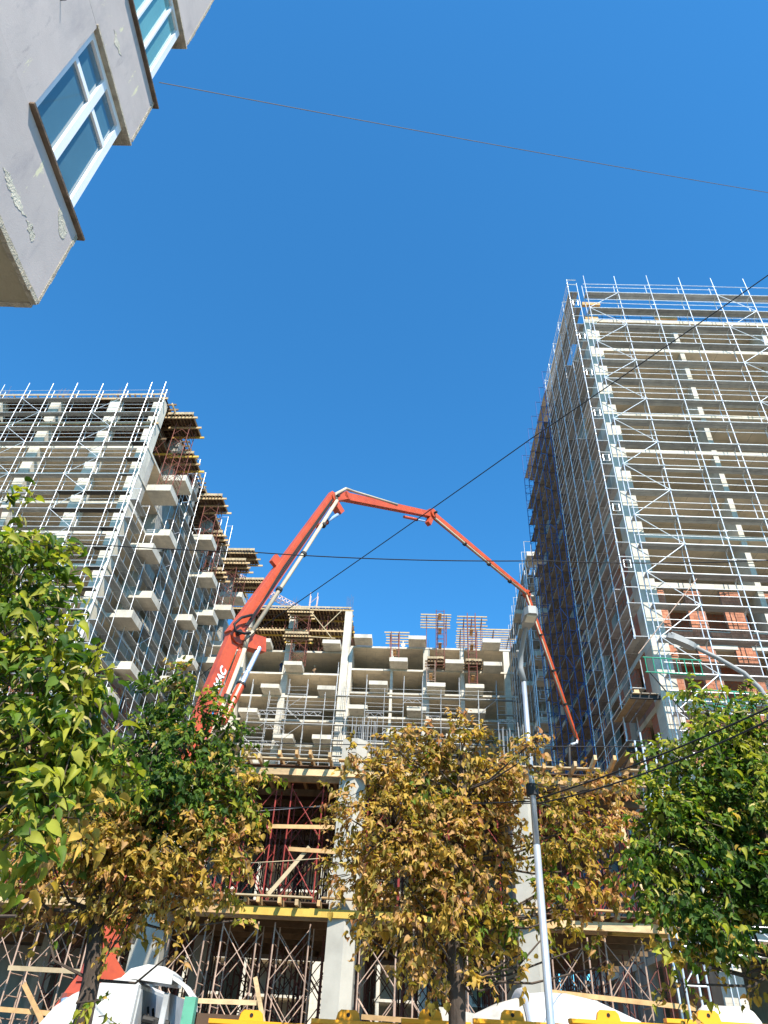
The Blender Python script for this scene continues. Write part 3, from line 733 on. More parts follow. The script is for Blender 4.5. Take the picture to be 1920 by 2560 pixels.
bp = [((-5.4, 25.95, 8.1), (-3.1, 25.95, 8.15), 'upper horizontal board left of the tall concrete column'), ((-4.6, 25.95, 7.4), (-2.9, 25.9, 7.35), 'lower horizontal board left of the tall concrete column'),
      ((-5.1, 26.0, 6.0), (-3.9, 26.0, 7.5), 'plank leaning under the upper deck left of the column'), ((-1.9, 25.9, 6.0), (-.9, 25.9, 7.4), 'pair of boards leaning right of the tall concrete column'),
      ((-8.2, 25.9, 3.0), (-5.0, 25.9, 3.05), 'tie board across the lower shoring towers beside the white cab'), ((-13, 25.9, 3.6), (-8.9, 25.9, 3.6), 'tie board behind the trunk of the left street tree'),
      ((3.2, 25.9, 3.75), (8.1, 25.9, 3.5), 'long tie board across the lower shoring right of the lamp post'), ((-1.8, 25.9, 2.85), (1.0, 25.9, 2.8), 'tie board across the lower shoring right of the concrete column'),
      ((-5.15, 25.9, 3.7), (-4.3, 25.9, 1.5), 'plank slanting down between two lower shoring towers'), ((-12.3, 25.8, 3.2), (-11.0, 25.8, 1.9), 'plank slanting down at the lower left behind the cab'),
      ((6.55, 25.9, 9.3), (7.2, 25.9, 6.1), 'upright timber under the upper deck near the right tree'), ((-16, 25.9, 2.6), (-11, 25.9, 2.5), 'tie board at far left above the cab roof'),
      ((-1.6, 26.0, 2.3), (1.6, 26.0, 2.2), 'lower tie board near the trunk of the golden tree'), ((3.4, 25.9, 2.0), (8.0, 25.9, 1.95), 'tie board just above the mixer drum')]
for p, q, lab in bp:
    t = thing('timber_board', lab, 'timber', p, YP, 'boards tied to the podium shoring'); baro('board', p, q, .05, .13, random.choice((TIMBW, TIMB, TIMBO)), t)
t = thing('stair_scaffold', 'narrow galvanised scaffold leaning at the right end of the podium', 'scaffold', (7.9, 25.3, 0), YP)
for x, y in ((7.7, 25.3), (8.35, 25.3), (7.7, 26.1), (8.35, 26.1)): tubeo('standard', (x, y, 0), (x, y, 11.6), .035, GALV, t)
bm = MB()
for k in range(11): bm.tube((7.7, 25.3, 1 + k), (8.35, 25.3, 1 + k), .025, 5); bm.tube((7.7, 25.3, 1 + k), (8.35, 26.1, 1.6 + k), .022, 5)
part('transom', bm, GALV, t)

# ------------------------------------------------------------------ near building, upper left
YN = 2.4
PLAS = mk('old_plaster', (.46, .40, .37), .92, vary=.10, nscale=.9, bump=.12, bscale=90, extra=chain(
    stains((.55,.47,.43), .9, .48, .75, (1,.6,1)), stains((.30,.27,.275), 1.6, .52, .85, (1,1.6,.45)), stains((.62,.57,.38), 1.7, .635, .66, (1,2.2,.5)), stains((.33,.29,.28), 5.0, .6, .72, (1,1.5,.3))))
SOFB = mk('beige_render', (.36, .30, .20), .95, vary=.1, nscale=2, bump=.4, bscale=40)
PVC = mk('white_window_frame', (.80, .80, .80), .35, vary=.04, rnd=.02)
SILL = mk('weathered_brown_sill', (.16, .11, .075), .8, vary=.4, nscale=8, bump=.4, bscale=40)
PEEL = mk('peeled_plaster', (.52, .47, .37), .95, vary=.2, nscale=8, bump=.6, bscale=50)
ROUGH = mk('broken_plaster_edge', (.42, .36, .27), .95, vary=.35, nscale=12, bump=.8, bscale=60)
def glassm(name, c):
    m = mk(name, c, .04, vary=.10, nscale=.9, spec=.8, rnd=.1); return m
GL1 = glassm('teal_glass', (.075, .165, .21)); GL2 = glassm('pale_teal_glass', (.14, .34, .34))
NB = thing('residential_building', 'old grey plastered building with teal corner windows overhead at upper left', 'building', (-6.2, 0, 0), YN)
U0, DCOR = -3.2, 3.63
ZS, Z1, Z1h, Z2, Z2h, ZTOP = 6.58, 7.70, 9.49, 10.59, 12.29, 15.5
def band(z0, z1, name='wall'):
    boxo(name, U0 - .26, U0, -9, DCOR, z0, z1, PLAS, NB); boxo(name, -9.5, U0 - .262, DCOR - .26, DCOR - .002, z0, z1, PLAS, NB)
band(ZS, Z1 - .05); band(Z1h, Z2 - .05); band(Z2h, ZTOP)
DJ = 2.51
for z0, z1 in ((Z1 - .048, Z1h - .002), (Z2 - .048, Z2h - .002)):
    boxo('wall', U0 - .26, U0 - .001, -9, DJ, z0, z1, PLAS, NB); boxo('wall', -9.5, -4.6, DCOR - .26, DCOR - .003, z0, z1, PLAS, NB)
boxo('soffit', -9.5, U0 - .03, -9, DCOR - .03, ZS - .035, ZS - .001, SOFB, NB)
bm = MB()   # thin chipped drip edge along the bottom and the corner
for i in range(60):
    y = DCOR - .02 - i*.14; bm.box(U0 - .035, U0 + .008 + random.uniform(-.006,.006), y - .15, y, ZS - .045 + random.uniform(-.008,.008), ZS + .012 + random.uniform(0,.012))
for i in range(60):
    z = ZS + i*.15
    if not (Z1 - .1 < z < Z1h or Z2 - .1 < z < Z2h): bm.box(U0 - .03, U0 + .006, DCOR - .02, DCOR + random.uniform(.004,.016), z, z + .15)
for i in range(40):
    x = U0 - .04 - i*.15; bm.box(x - .15, x, DCOR - .04, DCOR + .008, ZS - .045 + random.uniform(-.008,.008), ZS + .02)
part('chipped_edge', bm, ROUGH, NB)
boxo('roof_slab', -10, U0 + .35, -9.3, DCOR + .35, ZTOP, ZTOP + .25, CONCG, NB)
boxo('lower_wall', -9.4, -5.2, -9, 3.0, 0, ZS - .04, PLAS, NB)
def window(z0, z1, gm, label, mull, trans, mw=.04):
    us, de = U0 - .045, 3.47           # frame plane, far end of the frame
    fr = MB(); tk = .075
    fr.box(us - .07, us, DJ, DJ + tk, z0, z1); fr.box(us - .07, us, de - tk, de, z0, z1)
    fr.box(us - .07, us, DJ + tk, de - tk, z0, z0 + tk); fr.box(us - .07, us, DJ + tk, de - tk, z1 - tk, z1)
    for m_ in mull: fr.box(us - .065, us + .003, m_ - mw, m_ + mw, z0 + tk, z1 - tk)
    if trans:
        ys = [DJ + tk] + [m_ for m_ in mull] + [de - tk]
        for i in range(len(ys) - 1):
            a = ys[i] + (.04 if i else 0); c = ys[i+1] - (.04 if i < len(ys) - 2 else 0); fr.box(us - .062, us - .004, a, c, trans - .035, trans + .035)
    # return of the frame on the far face
    fr.box(us - 1.2, us - .072, de - .07, de, z0, z0 + tk); fr.box(us - 1.2, us - .072, de - .07, de, z1 - tk, z1); fr.box(us - 1.2, us - 1.12, de - .07, de, z0 + tk, z1 - tk)
    wo = part('window', fr, PVC, NB); wo['label'] = label
    ys = [DJ + tk] + list(mull) + [de - tk]; zs = [z0 + tk] + ([trans] if trans else []) + [z1 - tk]
    for i in range(len(ys) - 1):
        for j in range(len(zs) - 1):
            boxo('pane', us - .04, us - .03, ys[i] + .01, ys[i+1] - .01, zs[j] + .005, zs[j+1] - .005, gm, wo)
    boxo('pane', us - 1.15, us - .08, de - .04, de - .03, z0 + .05, z1 - .05, gm, wo)
    s = MB(); s.prism([(U0 - .1, z0 - .03), (U0 + .045, z0 - .045), (U0 + .048, z0 - .022), (U0 - .1, z0 + .004)], DJ - .04, DCOR + .06, 'y')
    part('sill', s, SILL, wo)
    l = MB(); l.box(U0 - .2, U0 + .012, DJ - .02, DCOR + .012, z1 - .0, z1 + .03); part('head_trim', l, ROUGH, wo)
window(Z1, Z1h, GL1, 'corner window with white cross frame and dark teal panes', (2.99,), 8.93)
window(Z2, Z2h, GL2, 'upper corner window with pale teal panes in three lights', (2.84, 3.14), None, .014)
def wallpt(px, py, u):
    v = cam_r * (px - CX) + cam_u * (CY - py) + cam_f * FPX; a = rad(YN)
    r = Vector((math.cos(a), -math.sin(a), 0)); d = Vector((math.sin(a), math.cos(a), 0)); P = v * (u / v.dot(r)); return (P.dot(d), P.z + H)
for pts in ([(8,420),(20,428),(30,450),(40,478),(52,500),(58,525),(66,545),(52,528),(40,512),(30,490),(18,462),(12,440)], [(66,548),(80,560),(86,585),(82,605),(74,598),(70,575)],
            [(148,515),(158,540),(166,580),(156,600),(148,585),(146,550)], [(283,72),(292,90),(298,115),(302,138),(296,132),(288,105)]):
    fine = []
    for i in range(len(pts)):
        a_, c_ = pts[i], pts[(i+1) % len(pts)]
        for f in (0, .33, .66): fine.append((a_[0] + (c_[0]-a_[0])*f + random.uniform(-3,3), a_[1] + (c_[1]-a_[1])*f + random.uniform(-3,3)))
    mb = MB(); mb.prism([wallpt(x, y, U0) for x, y in fine], U0 - .02, U0 + .003, 'x'); part('peeled_patch', mb, PEEL, NB)
for y, z in ((1.55, 8.6), (1.85, 8.65), (2.1, 8.85)): tubeo('wall_hook', (U0 - .01, y, z), (U0 + .05, y, z + .01), .006, BLKST, NB)
boxo('wall_hole', U0 - .01, U0 + .003, 3.14, 3.17, 6.93, 6.98, DARK, NB)

# ------------------------------------------------------------------ concrete pump and boom
BOOM = mk('red_boom_paint', (.50, .078, .026), .42, vary=.14, nscale=2, rnd=.03, spec=.5, extra=chain(stains((.30,.04,.025), 1.8, .5, .8), stains((.40,.30,.24), 4.5, .66, .78)))
PIPE = mk('beige_delivery_pipe', (.46, .38, .27), .6, vary=.15, nscale=3)
CHR = mk('chrome_rod', (.35, .47, .68), .3, metal=.25, vary=.05)
A0 = pix(240, 2440, 19.0); E0 = pix(1438, 1838, 38.0)
hd = Vector((E0.x - A0.x, E0.y - A0.y, 0)).normalized(); hn = Vector((hd.y, -hd.x, 0))
def bpt(px, py, off=0.0):
    v = cam_r * (px - CX) + cam_u * (CY - py) + cam_f * FPX
    t = (A0 - Vector((0, 0, H))).dot(hn) / v.dot(hn)
    return v * t + Vector((0, 0, H)) + hn * off
J0, J1, J2, J3, J4, J5 = bpt(240, 2440), bpt(588, 1592), bpt(832, 1246), bpt(1078, 1286), bpt(1316, 1484), bpt(1440, 1842)
PT = thing('concrete_pump', 'red concrete pump boom arching from the street over the site', 'concrete pump', (J0.x, J0.y, 0))
def section(p, q, h0, h1, wd0, wd1, shift=0.0, ext0=.2, ext1=.2, nseg=1):
    t = (q - p).normalized(); v = hn.cross(t).normalized()
    if v.z < 0: v = -v
    p = p - t*ext0 + v*shift; q = q + t*ext1 + v*shift; mb = MB(); c = .22
    rings = []
    for k in range(2):
        o = (p, q)[k]; h = (h0, h1)[k]/2; wd = (wd0, wd1)[k]/2
        rings.append([o + v*(h*a) + hn*(wd*b_) for a, b_ in ((1-c*.3, 1), (1, 1-c), (1, -1+c), (1-c*.3, -1), (-1+c*.3, -1), (-1, -1+c), (-1, 1-c), (-1+c*.3, 1))])
    n = 8; mb.add(rings[0] + rings[1], [(i, (i+1) % n, n+(i+1) % n, n+i) for i in range(n)] + [tuple(range(n-1,-1,-1)), tuple(range(n, 2*n))])
    return mb, t, v
def bsec(name, *a, **k):
    mb, t, v = section(*a, **k); return part(name, mb, BOOM, PT), t, v
s1, t1, v1 = bsec('boom_section', J0, J1, .56, .42, .32, .28, shift=.06, ext1=.35)
s2, t2, v2 = bsec('boom_section', J1, J2, .48, .31, .34, .25, shift=.10, ext0=.1, ext1=.15)
J2b = bpt(862, 1241)
s3, t3, v3 = bsec('boom_section', J2b, J3, .38, .30, .27, .23, shift=-.03)
s4, t4, v4 = bsec('boom_section', J3, J4, .31, .24, .23, .19, shift=.06)
s5, t5, v5 = bsec('boom_section', J4, J5, .3, .2, .2, .16)
def joint(p, r, wd, sec):
    mb = MB(); mb.tube(p - hn*wd, p + hn*wd, r, 16); return part('joint', mb, BOOM, sec)
joint(J1, .29, .21, s1); joint(J2, .21, .18, s2); joint(J2b, .19, .17, s3)
mb = MB(); mb.bar(J2 - hn*.0, J2b, .34, .34); part('link_plate', mb, BOOM, PT); joint(J3, .24, .2, s3); joint(J4, .2, .17, s4)
for p, r, s_ in ((J1 + v1*.1, .09, s1), (J2, .07, s2), (J3, .06, s3), (J4, .05, s4)):
    mb = MB(); mb.tube(p - hn*.37, p + hn*.37, r, 10); part('hinge_pin', mb, BLKST, s_)
# pedestal and turret
mb = MB(); mb.lathe([(0, .55), (1.2, .5), (1.3, .62), (1.7, .62)], (J0.x, J0.y, .9), (0,0,1), 20); part('pedestal', mb, BOOM, PT)
mb = MB(); mb.prism([(-1.0, .5), (1.2, .5), (.55, 1.9), (.05, 2.3), (-.35, 1.7)], -.36, .36, 'y')
mb.v = [tuple(Vector((J0.x, J0.y, 1.6)) + hd*x + hn*y + Vector((0,0,z - .5))) for x, y, z in mb.v]; part('turret', mb, BOOM, PT)
mb = MB(); mb.box(J0.x - 5.5, J0.x + 4.5, J0.y - .5, J0.y + .5, .75, 1.05)
part('chassis', mb, BLKST, PT)
for x in (-4.3, -1.6, 2.2, 3.6):
    for y in (-1.15, .8):
        mb = MB(); mb.tube((J0.x + x, J0.y + y, .5), (J0.x + x, J0.y + y + .32, .5), .5, 20); wh = part('wheel', mb, BLACK, PT)
        mb = MB(); mb.tube((J0.x + x, J0.y + y - .01, .5), (J0.x + x, J0.y + y + .33, .5), .27, 14); part('rim', mb, GALV, wh)
# delivery pipes
def pipe(pts, r=.085, m=PIPE, name='delivery_pipe'):
    mb = MB(); mb.path(pts, r*.85, 10); return part(name, mb, m, PT, True)
e = hn*.24
pp = pipe([J0 - v1*.46 + e*.6 + t1*.8, J0 + (J1-J0)*.6 - v1*.37 + e, J1 - v1*.34 - t1*.25 + e])
pipe([J1 - v1*.34 - t1*.3 + e, J1 - v1*.25 + t1*.1 + e*1.1, J1 - v2*.30 + t2*.45 + e], .10)
pipe([J1 - v2*.28 + t2*.4 + e, J1 + (J2-J1)*.5 - v2*.22 + e, J2 - v2*.12 - t2*.15 + e*.9], .085)
pipe([J2 - v2*.15 - t2*.2 + e*.9, J2 + v3*.12 + e*.9, J2b + v3*.30 + e*.6, J2b + v3*.30 + t3*.4 + e*.4], .075)
pipe([J2b + v3*.30 + t3*.35 + e*.4, J2 + (J3-J2)*.6 + v3*.16 + e*.5], .065)
pipe([J3 - v4*.22 + t4*.1 + e*.6, J3 + (J4-J3)*.5 - v4*.26 + e*.6, J4 - v4*.22 - t4*.3 + e*.6], .06)
pipe([J4 - v5*.2 - v4*.1 + e*.4, J4 + (J5-J4)*.5 - v5*.24 + e*.3, J5 - v5*.2 + e*.3], .05)
pipe([J5 - v5*.1, J5 + t5*.25 + Vector((-.1,0,-.1)), J5 + Vector((-.45,-.1,-.55)), J5 + Vector((-.55,-.1,-1.6)), J5 + Vector((-.5,-.1,-3.4))], .09, BLKST, 'end_hose')
pipe([J5 + t5*.1, J5 + t5*.3 - v5*.15, J5 + Vector((-.35,-.1,-.5))], .1, GALV, 'end_elbow')
# clamps along the pipe
for s, p, q, v, off in ((s1, J0, J1, v1, .37), (s2, J1, J2, v2, .23), (s4, J3, J4, v4, .26), (s5, J4, J5, v5, .24)):
    for f in (.3, .55, .78):
        o = p + (q-p)*f - v*off + e*(1 if s in (s1, s2) else .5); t = (q-p).normalized(); mb = MB(); mb.tube(o - t*.06, o + t*.06, .115, 10); part('pipe_clamp', mb, BLKST, s)
# cylinders
def cyl(p, q, r, split=.5):
    d = q - p; mb = MB(); mb.tube(p, p + d*split, r, 12); part('hydraulic_cylinder', mb, BOOM, PT); mb = MB(); mb.tube(p + d*split, q, r*.62, 12); part('piston_rod', mb, CHR, PT)
    mb = MB(); mb.tube(p + d*(split - .012), p + d*(split + .012), r*1.18, 12); part('gland_ring', mb, BLKST, PT)
L1 = bpt(648, 1612)
cyl(bpt(550, 1808, .12), bpt(642, 1622, .12), .13, .48)
mb = MB(); mb.bar(J1 - t1*.05, L1 + (L1-J1).normalized()*.15, .34, .5, v1); part('lever_arm', mb, BOOM, PT)
cyl(bpt(795, 1318, .0), bpt(851, 1282), .11, .35)
cyl(bpt(1010, 1292), bpt(1062, 1303), .07, .6)
cyl(bpt(1262, 1448, .1), bpt(1306, 1466), .06, .6)
mb = MB(); mb.bar(J2 - t2*.1, bpt(851, 1284), .3, .3); part('lever_arm', mb, BOOM, PT)
mb = MB(); mb.bar(J3 + t3*.05, bpt(1070, 1310), .22, .25); part('lever_arm', mb, BOOM, PT)
# rubber hose loop at the first elbow and cables along the boom
mb = MB(); mb.path([bpt(612,1545,.35), bpt(585,1552,.35), bpt(568,1568,.35), bpt(570,1585,.35), bpt(592,1592,.38), bpt(606,1590,.38)], .045, 8); part('hydraulic_hose', mb, BLACK, PT, True)
for k in range(3):
    mb = MB(); mb.path([bpt(598 + 3*k, 1570, .30), J1 + (J2-J1)*.4 + hn*.21 + v2*(.02 + .05*k), J2 - t2*.3 + hn*.17 + v2*(.02 + .03*k)], .018, 5); part('control_line', mb, BLACK, PT)
    mb = MB(); mb.path([J1 - t1*.4 + hn*.24 - v1*(.16 + .05*k), J0 + (J1-J0)*.7 + hn*.24 - v1*(.2 + .05*k), J0 + (J1-J0)*.35 + hn*.25 - v1*(.2 + .05*k)], .02, 5); part('control_line', mb, BOOM, PT)
mb = MB(); q = J1 + (J2-J1)*.42; mb.bar(q + v2*.42 - t2*.22, q + v2*.42 + t2*.2, .3, .16, hn); part('rest_bracket', mb, BOOM, PT)
# lettering on the first section
cu = bpy.data.curves.new('lettering', 'FONT'); cu.body = 'RMAC'; cu.size = .33; cu.extrude = .004; cu.shear = .25; cu.offset = .012; cu.space_character = 1.0
cu.materials.append(mk('white_lettering', (.82,.82,.80), .5, vary=.03))
o0 = bpt(536, 1775) ; lx = t1; ly = v1; lz = hn
k = (o0 - J0).dot(t1); org = J0 + t1*(k + .30) + v1*(-.07) + hn*.164
tmp = bpy.data.objects.new('tmp_text', cu); COL.objects.link(tmp); dg = bpy.context.evaluated_depsgraph_get(); dg.update()
lme = bpy.data.meshes.new_from_object(tmp.evaluated_get(dg)); bpy.data.objects.remove(tmp)
o = bpy.data.objects.new('lettering', lme)
place(o, PT, Matrix(((lx.x, ly.x, lz.x, org.x), (lx.y, ly.y, lz.y, org.y), (lx.z, ly.z, lz.z, org.z), (0,0,0,1))))

# ------------------------------------------------------------------ vehicles at the foot of the picture
WHT = mk('white_truck_paint', (.64, .63, .60), .34, vary=.10, nscale=2, spec=.5, rnd=.02)
DKGL = mk('dark_windscreen', (.015, .02, .025), .06, vary=.05, spec=.6)
GREYW = mk('grey_cab_rear', (.42, .43, .43), .7, vary=.25, nscale=3)
CAB = thing('truck_cab', 'white truck cab with roof deflector behind the left street tree', 'truck', (-4.9, 13.6, 0), 0)
cx0 = pix(100, 2545, 13.0).x; cx1 = pix(333, 2545, 13.0).x; ztop = pix(310, 2450, 13.0).z
prof = [(cx0 - .05, 1.0), (cx0 - .05, 1.75), (cx0 + .08, ztop - .55), (cx0 + .2, ztop - .38), (cx0 + .42, ztop - .22), (cx0 + .68, ztop - .09), (cx0 + 1.0, ztop - .0), (cx1 - .3, ztop + .02), (cx1 - .06, ztop), (cx1, ztop - .05), (cx1 - .02, .9)]
mb = MB(); mb.prism(prof, 12.9, 15.0, 'y'); part('cab_body', mb, WHT, CAB)
mb = MB(); mb.prism([(cx0 - .065, 1.5), (cx0 + .06, ztop - .56), (cx0 + .19, ztop - .36), (cx0 + .22, ztop - .39), (cx0 + .1, ztop - .6), (cx0 - .03, 1.5)], 13.0, 14.9, 'y'); part('windscreen', mb, DKGL, CAB)
mb = MB(); mb.box(cx0 + .35, cx0 + 1.15, 12.87, 12.905, 1.35, 1.85); part('side_window', mb, DKGL, CAB)
mb = MB(); mb.box(cx1 + .003, cx1 + .03, 13.0, 14.9, .95, ztop - .1); part('cab_rear_wall', mb, GREYW, CAB)
rz = ztop + .02
mb = MB(); mb.prism([(cx1 - .32, rz), (cx1 - .2, rz + .13), (cx1 + .05, rz + .20), (cx1 + .32, rz + .18), (cx1 + .46, rz + .10), (cx1 + .46, rz - .04), (cx1 - .1, rz + .0)], 13.0, 13.8, 'y'); part('roof_deflector', mb, WHT, CAB)
mb = MB(); mb.prism([(cx1 + .47, rz + .07), (cx1 + .66, rz - .03), (cx1 + .80, rz - .16), (cx1 + .84, rz - .34), (cx1 + .80, rz - .34), (cx1 + .76, rz - .17), (cx1 + .64, rz - .06), (cx1 + .47, rz + .02)], 13.0, 13.5, 'y'); part('rear_fairing', mb, WHT, CAB)
for y in (13.3, 13.65): mb = MB(); mb.path([(cx1 + .15, y, 1.2), (cx1 + .17, y, ztop - .5), (cx1 + .10, y + .05, ztop - .3)], .02, 6); part('air_line', mb, BLACK, CAB)
mb = MB(); mb.tube((cx1 + .1, 13.2, 2.05), (cx1 + .5, 13.2, 2.0), .05, 8); mb.tube((cx1 + .3, 13.2, 1.2), (cx1 + .3, 13.2, 2.05), .06, 8); part('exhaust', mb, BLKST, CAB)
mb = MB(); mb.box(cx1 + .36, cx1 + .44, 13.1, 14.4, 1.2, ztop - .12); part('equipment_cabinet', mb, GREYW, CAB)
mb = MB(); mb.lathe([(0, .02), (.02, .08), (.16, .08), (.18, .02)], (cx0 + .22, 13.3, ztop - .42), (0,0,1), 12); part('beacon', mb, CHR, CAB)
mb = MB(); mb.box(cx0 + .2, cx1 + 4.5, 13.5, 14.5, .6, .9); part('chassis', mb, BLKST, CAB)
for x in (cx0 + .6, cx1 + 2.2, cx1 + 3.5):
    for y in (12.95, 14.85):
        mb = MB(); mb.tube((x, y, .5), (x, y + .3, .5), .5, 20); wh = part('wheel', mb, BLACK, CAB); mb = MB(); mb.tube((x, y - .01, .5), (x, y + .31, .5), .26, 12); part('rim', mb, GALV, wh)
mb = MB(); mb.box(cx0 - .4, cx0 - .13, 13.0, 15.1, .55, 1.05); part('bumper', mb, BLKST, CAB)

MX = thing('concrete_mixer', 'white concrete mixer drum behind the lamp post at the bottom', 'mixer truck', (4.5, 17, 0), 0)
pa = pix(1255, 2535, 17.0); pb = pix(1580, 2600, 17.0)
ax = Vector((1, .05, -.06)).normalized(); o_ = Vector((pix(1296, 2560, 17.0).x, 17.0, pix(1390, 2474, 17.0).z - 1.15))
DRUM = mk('white_mixer_drum', (.60, .585, .55), .45, vary=.14, nscale=1.5, extra=stains((.55,.52,.46), 1.2, .6, .85))
DRUMD = mk('dirty_drum_end', (.46, .42, .35), .7, vary=.3, nscale=2.5)
mb = MB(); mb.lathe([(.0, 1.0), (.1, 1.06), (.5, 1.13), (.9, 1.15), (1.5, 1.10), (2.3, .88), (3.0, .60), (3.4, .40)], o_, ax, 40); part('drum', mb, DRUM, MX, True)
mb = MB(); mb.lathe([(-1.3, .45), (-1.1, .52), (-.5, .82), (.0, .995)], o_, ax, 40); part('drum_mouth', mb, DRUMD, MX, True)
mb = MB(); mb.lathe([(-.06, 1.0), (-.05, 1.13), (.05, 1.16), (.06, 1.05)], o_, ax, 40); part('roller_ring', mb, GALV, MX, True)
for s_ in (.9, 1.5, 2.3):
    mb = MB(); r_ = {.9: 1.153, 1.5: 1.103, 2.3: .884}[s_]; mb.lathe([(s_ - .012, r_), (s_, r_ + .006), (s_ + .012, r_)], o_, ax, 40); part('weld_seam', mb, DRUMD, MX, True)
mb = MB(); mb.prism([(o_.x - 1.9, 2.0), (o_.x - 1.1, 2.0), (o_.x - .95, 2.55), (o_.x - 1.6, 2.62), (o_.x - 1.85, 2.45)], 16.4, 17.6, 'y'); part('hopper', mb, DRUMD, MX)
mb = MB(); mb.box(o_.x - 1.5, o_.x + 6.2, 16.5, 17.5, .75, 1.1); part('chassis', mb, BLKST, MX)
mb = MB(); mb.prism([(o_.x + 4.5, .8), (o_.x + 4.5, 1.75), (o_.x + 5.0, 2.0), (o_.x + 6.2, 1.95), (o_.x + 6.4, 1.3), (o_.x + 6.4, .8)], 15.9, 18.1, 'y'); part('cab', mb, WHT, MX)
for x in (o_.x - .2, o_.x + 1.0, o_.x + 5.3):
    for y in (15.9, 17.8):
        mb = MB(); mb.tube((x, y, .5), (x, y + .3, .5), .5, 20); wh = part('wheel', mb, BLACK, MX); mb = MB(); mb.tube((x, y - .01, .5), (x, y + .31, .5), .26, 12); part('rim', mb, GALV, wh)
TKM = mk('cream_tank_paint', (.72, .66, .54), .4, vary=.06)
TK = thing('water_tank', 'cream cylindrical tank standing at the bottom right under the green tree', 'tank', (7.6, 15.5, 0), 0)
p0 = pix(1745, 2575, 15.5); p1 = pix(1890, 2575, 15.5); zc = pix(1800, 2515, 15.5).z - .55
mb = MB(); mb.lathe([(0, .2), (.03, .4), (.1, .5), (.2, .55), (p1.x - p0.x - .2, .55), (p1.x - p0.x - .08, .5), (p1.x - p0.x, .4), (p1.x - p0.x + .02, .2)], (p0.x, 15.5, zc), (1, -.12, 0), 32); part('shell', mb, TKM, TK, True)
for x in (p0.x + .3, p1.x - .3): boxo('saddle', x - .06, x + .06, 15.1, 15.9, .0, zc - .35, BLKST, TK)

YELP = mk('yellow_barrier_paint', (.80, .36, .015), .45, vary=.06, nscale=2, spec=.4)
lab = ['yellow steel site panel left of the concrete column, its lifting lug showing', 'yellow steel site panel in front of the concrete column', 'yellow steel site panel at the foot of the golden tree', 'yellow steel site panel in front of the mixer drum', 'yellow steel site panel right of the lamp post', 'yellow steel site panel below the cream tank']
xs = [pix(520, 2545, 11.5).x, pix(775, 2545, 11.5).x, pix(1000, 2545, 11.5).x, pix(1180, 2545, 11.5).x, pix(1420, 2545, 11.5).x, pix(1660, 2545, 11.5).x, pix(1925, 2545, 11.5).x]
for i in range(6):
    x0, x1 = xs[i] + .02, xs[i+1] - .02; zt = pix((520,775,1000,1180,1420,1660,1925)[i] + 100, 2551, 11.5).z - .052
    t = thing('site_panel', lab[i], 'barrier', ((x0+x1)/2, 11.5, 0), 0, 'yellow steel panels along the street')
    boxo('panel', x0, x1, 11.5, 11.56, .25, zt, YELP, t)
    boxo('top_rail', x0, x1, 11.46, 11.60, zt + .002, zt + .05, YELP, t)
    for f in (.42,):
        c = x0 + (x1-x0)*f; mb = MB(); mb.prism([(c - .16, zt + .052), (c - .14, zt + .13), (c - .10, zt + .165), (c + .10, zt + .165), (c + .14, zt + .13), (c + .16, zt + .052)], 11.50, 11.56, 'y'); lg = part('lifting_lug', mb, YELP, t)
        mb = MB(); mb.tube((c, 11.494, zt + .11), (c, 11.566, zt + .11), .024, 12); part('lug_hole', mb, DARK, lg)
    for f in (.05, .95): boxo('foot', x0 + (x1-x0)*f - .05, x0 + (x1-x0)*f + .05, 11.2, 11.85, 0, .25, YELP, t)
t = thing('fence_post', 'green painted timber post beside the first yellow site panel', 'post', (pix(475, 2520, 11.8).x, 11.8, 0), 0)
px_ = pix(475, 2520, 11.8); boxo('post', px_.x - .075, px_.x + .075, 11.7, 11.9, 0, px_.z + .12, mk('green_timber_paint', (.10, .32, .22), .8, vary=.2), t)
boxo('plank', px_.x + .12, px_.x + .9, 11.75, 11.79, .3, px_.z - .05, PLY, t)

# ------------------------------------------------------------------ street lamps and cables
LAMPM = mk('galvanised_pole', (.52, .56, .60), .38, metal=.6, vary=.12, nscale=3)
LAMPG = mk('grey_lamp_housing', (.30, .30, .285), .5, vary=.08)
LENS = mk('lamp_lens', (.62, .56, .42), .25, vary=.05)
SL = thing('street_lamp', 'galvanised street lamp post in front of the golden tree', 'street lamp', (2.0, 8.8, 0))
pb_ = pix(1377, 2560, 8.8); pt_ = pix(1309, 1700, 8.8)
bx = pb_ + (pb_ - pt_)*(pb_.z/(pt_.z - pb_.z))
mb = MB(); mb.tube(bx, pb_ + (pt_ - pb_)*.45, .046, 16, .041); part('lower_shaft', mb, LAMPM, SL, True)
mb = MB(); mb.tube(pb_ + (pt_ - pb_)*.45, pt_, .038, 16, .033); part('upper_shaft', mb, LAMPM, SL, True)
mb = MB(); mb.path([pt_ - Vector((0,0,.02)), pix(1301, 1670, 8.8), pix(1302, 1635, 8.75), pix(1308, 1600, 8.6), pix(1315, 1568, 8.4)], .042, 12, .03); part('arm', mb, LAMPG, SL, True)
hc = pix(1321, 1548, 8.25)
mb = MB(); mb.prism([(-.05, .05), (-.085, -.10), (-.09, -.33), (-.05, -.40), (.05, -.40), (.09, -.33), (.085, -.10), (.05, .05)], .0, .11, 'z'); mb.v = [(hc.x + x, hc.y + y + .15, hc.z + z - .05) for x, y, z in mb.v]; part('lamp_head', mb, LAMPG, SL)
mb = MB(); mb.box(hc.x - .062, hc.x + .062, hc.y - .20, hc.y - .03, hc.z - .068, hc.z - .048); part('lens', mb, LENS, SL)
mb = MB(); mb.lathe([(0, .075), (.13, .075)], (pb_ + (pt_ - pb_)*.62) - Vector((0,0,.08)), (0,0,1), 14); part('cable_clamp', mb, BLKST, SL)
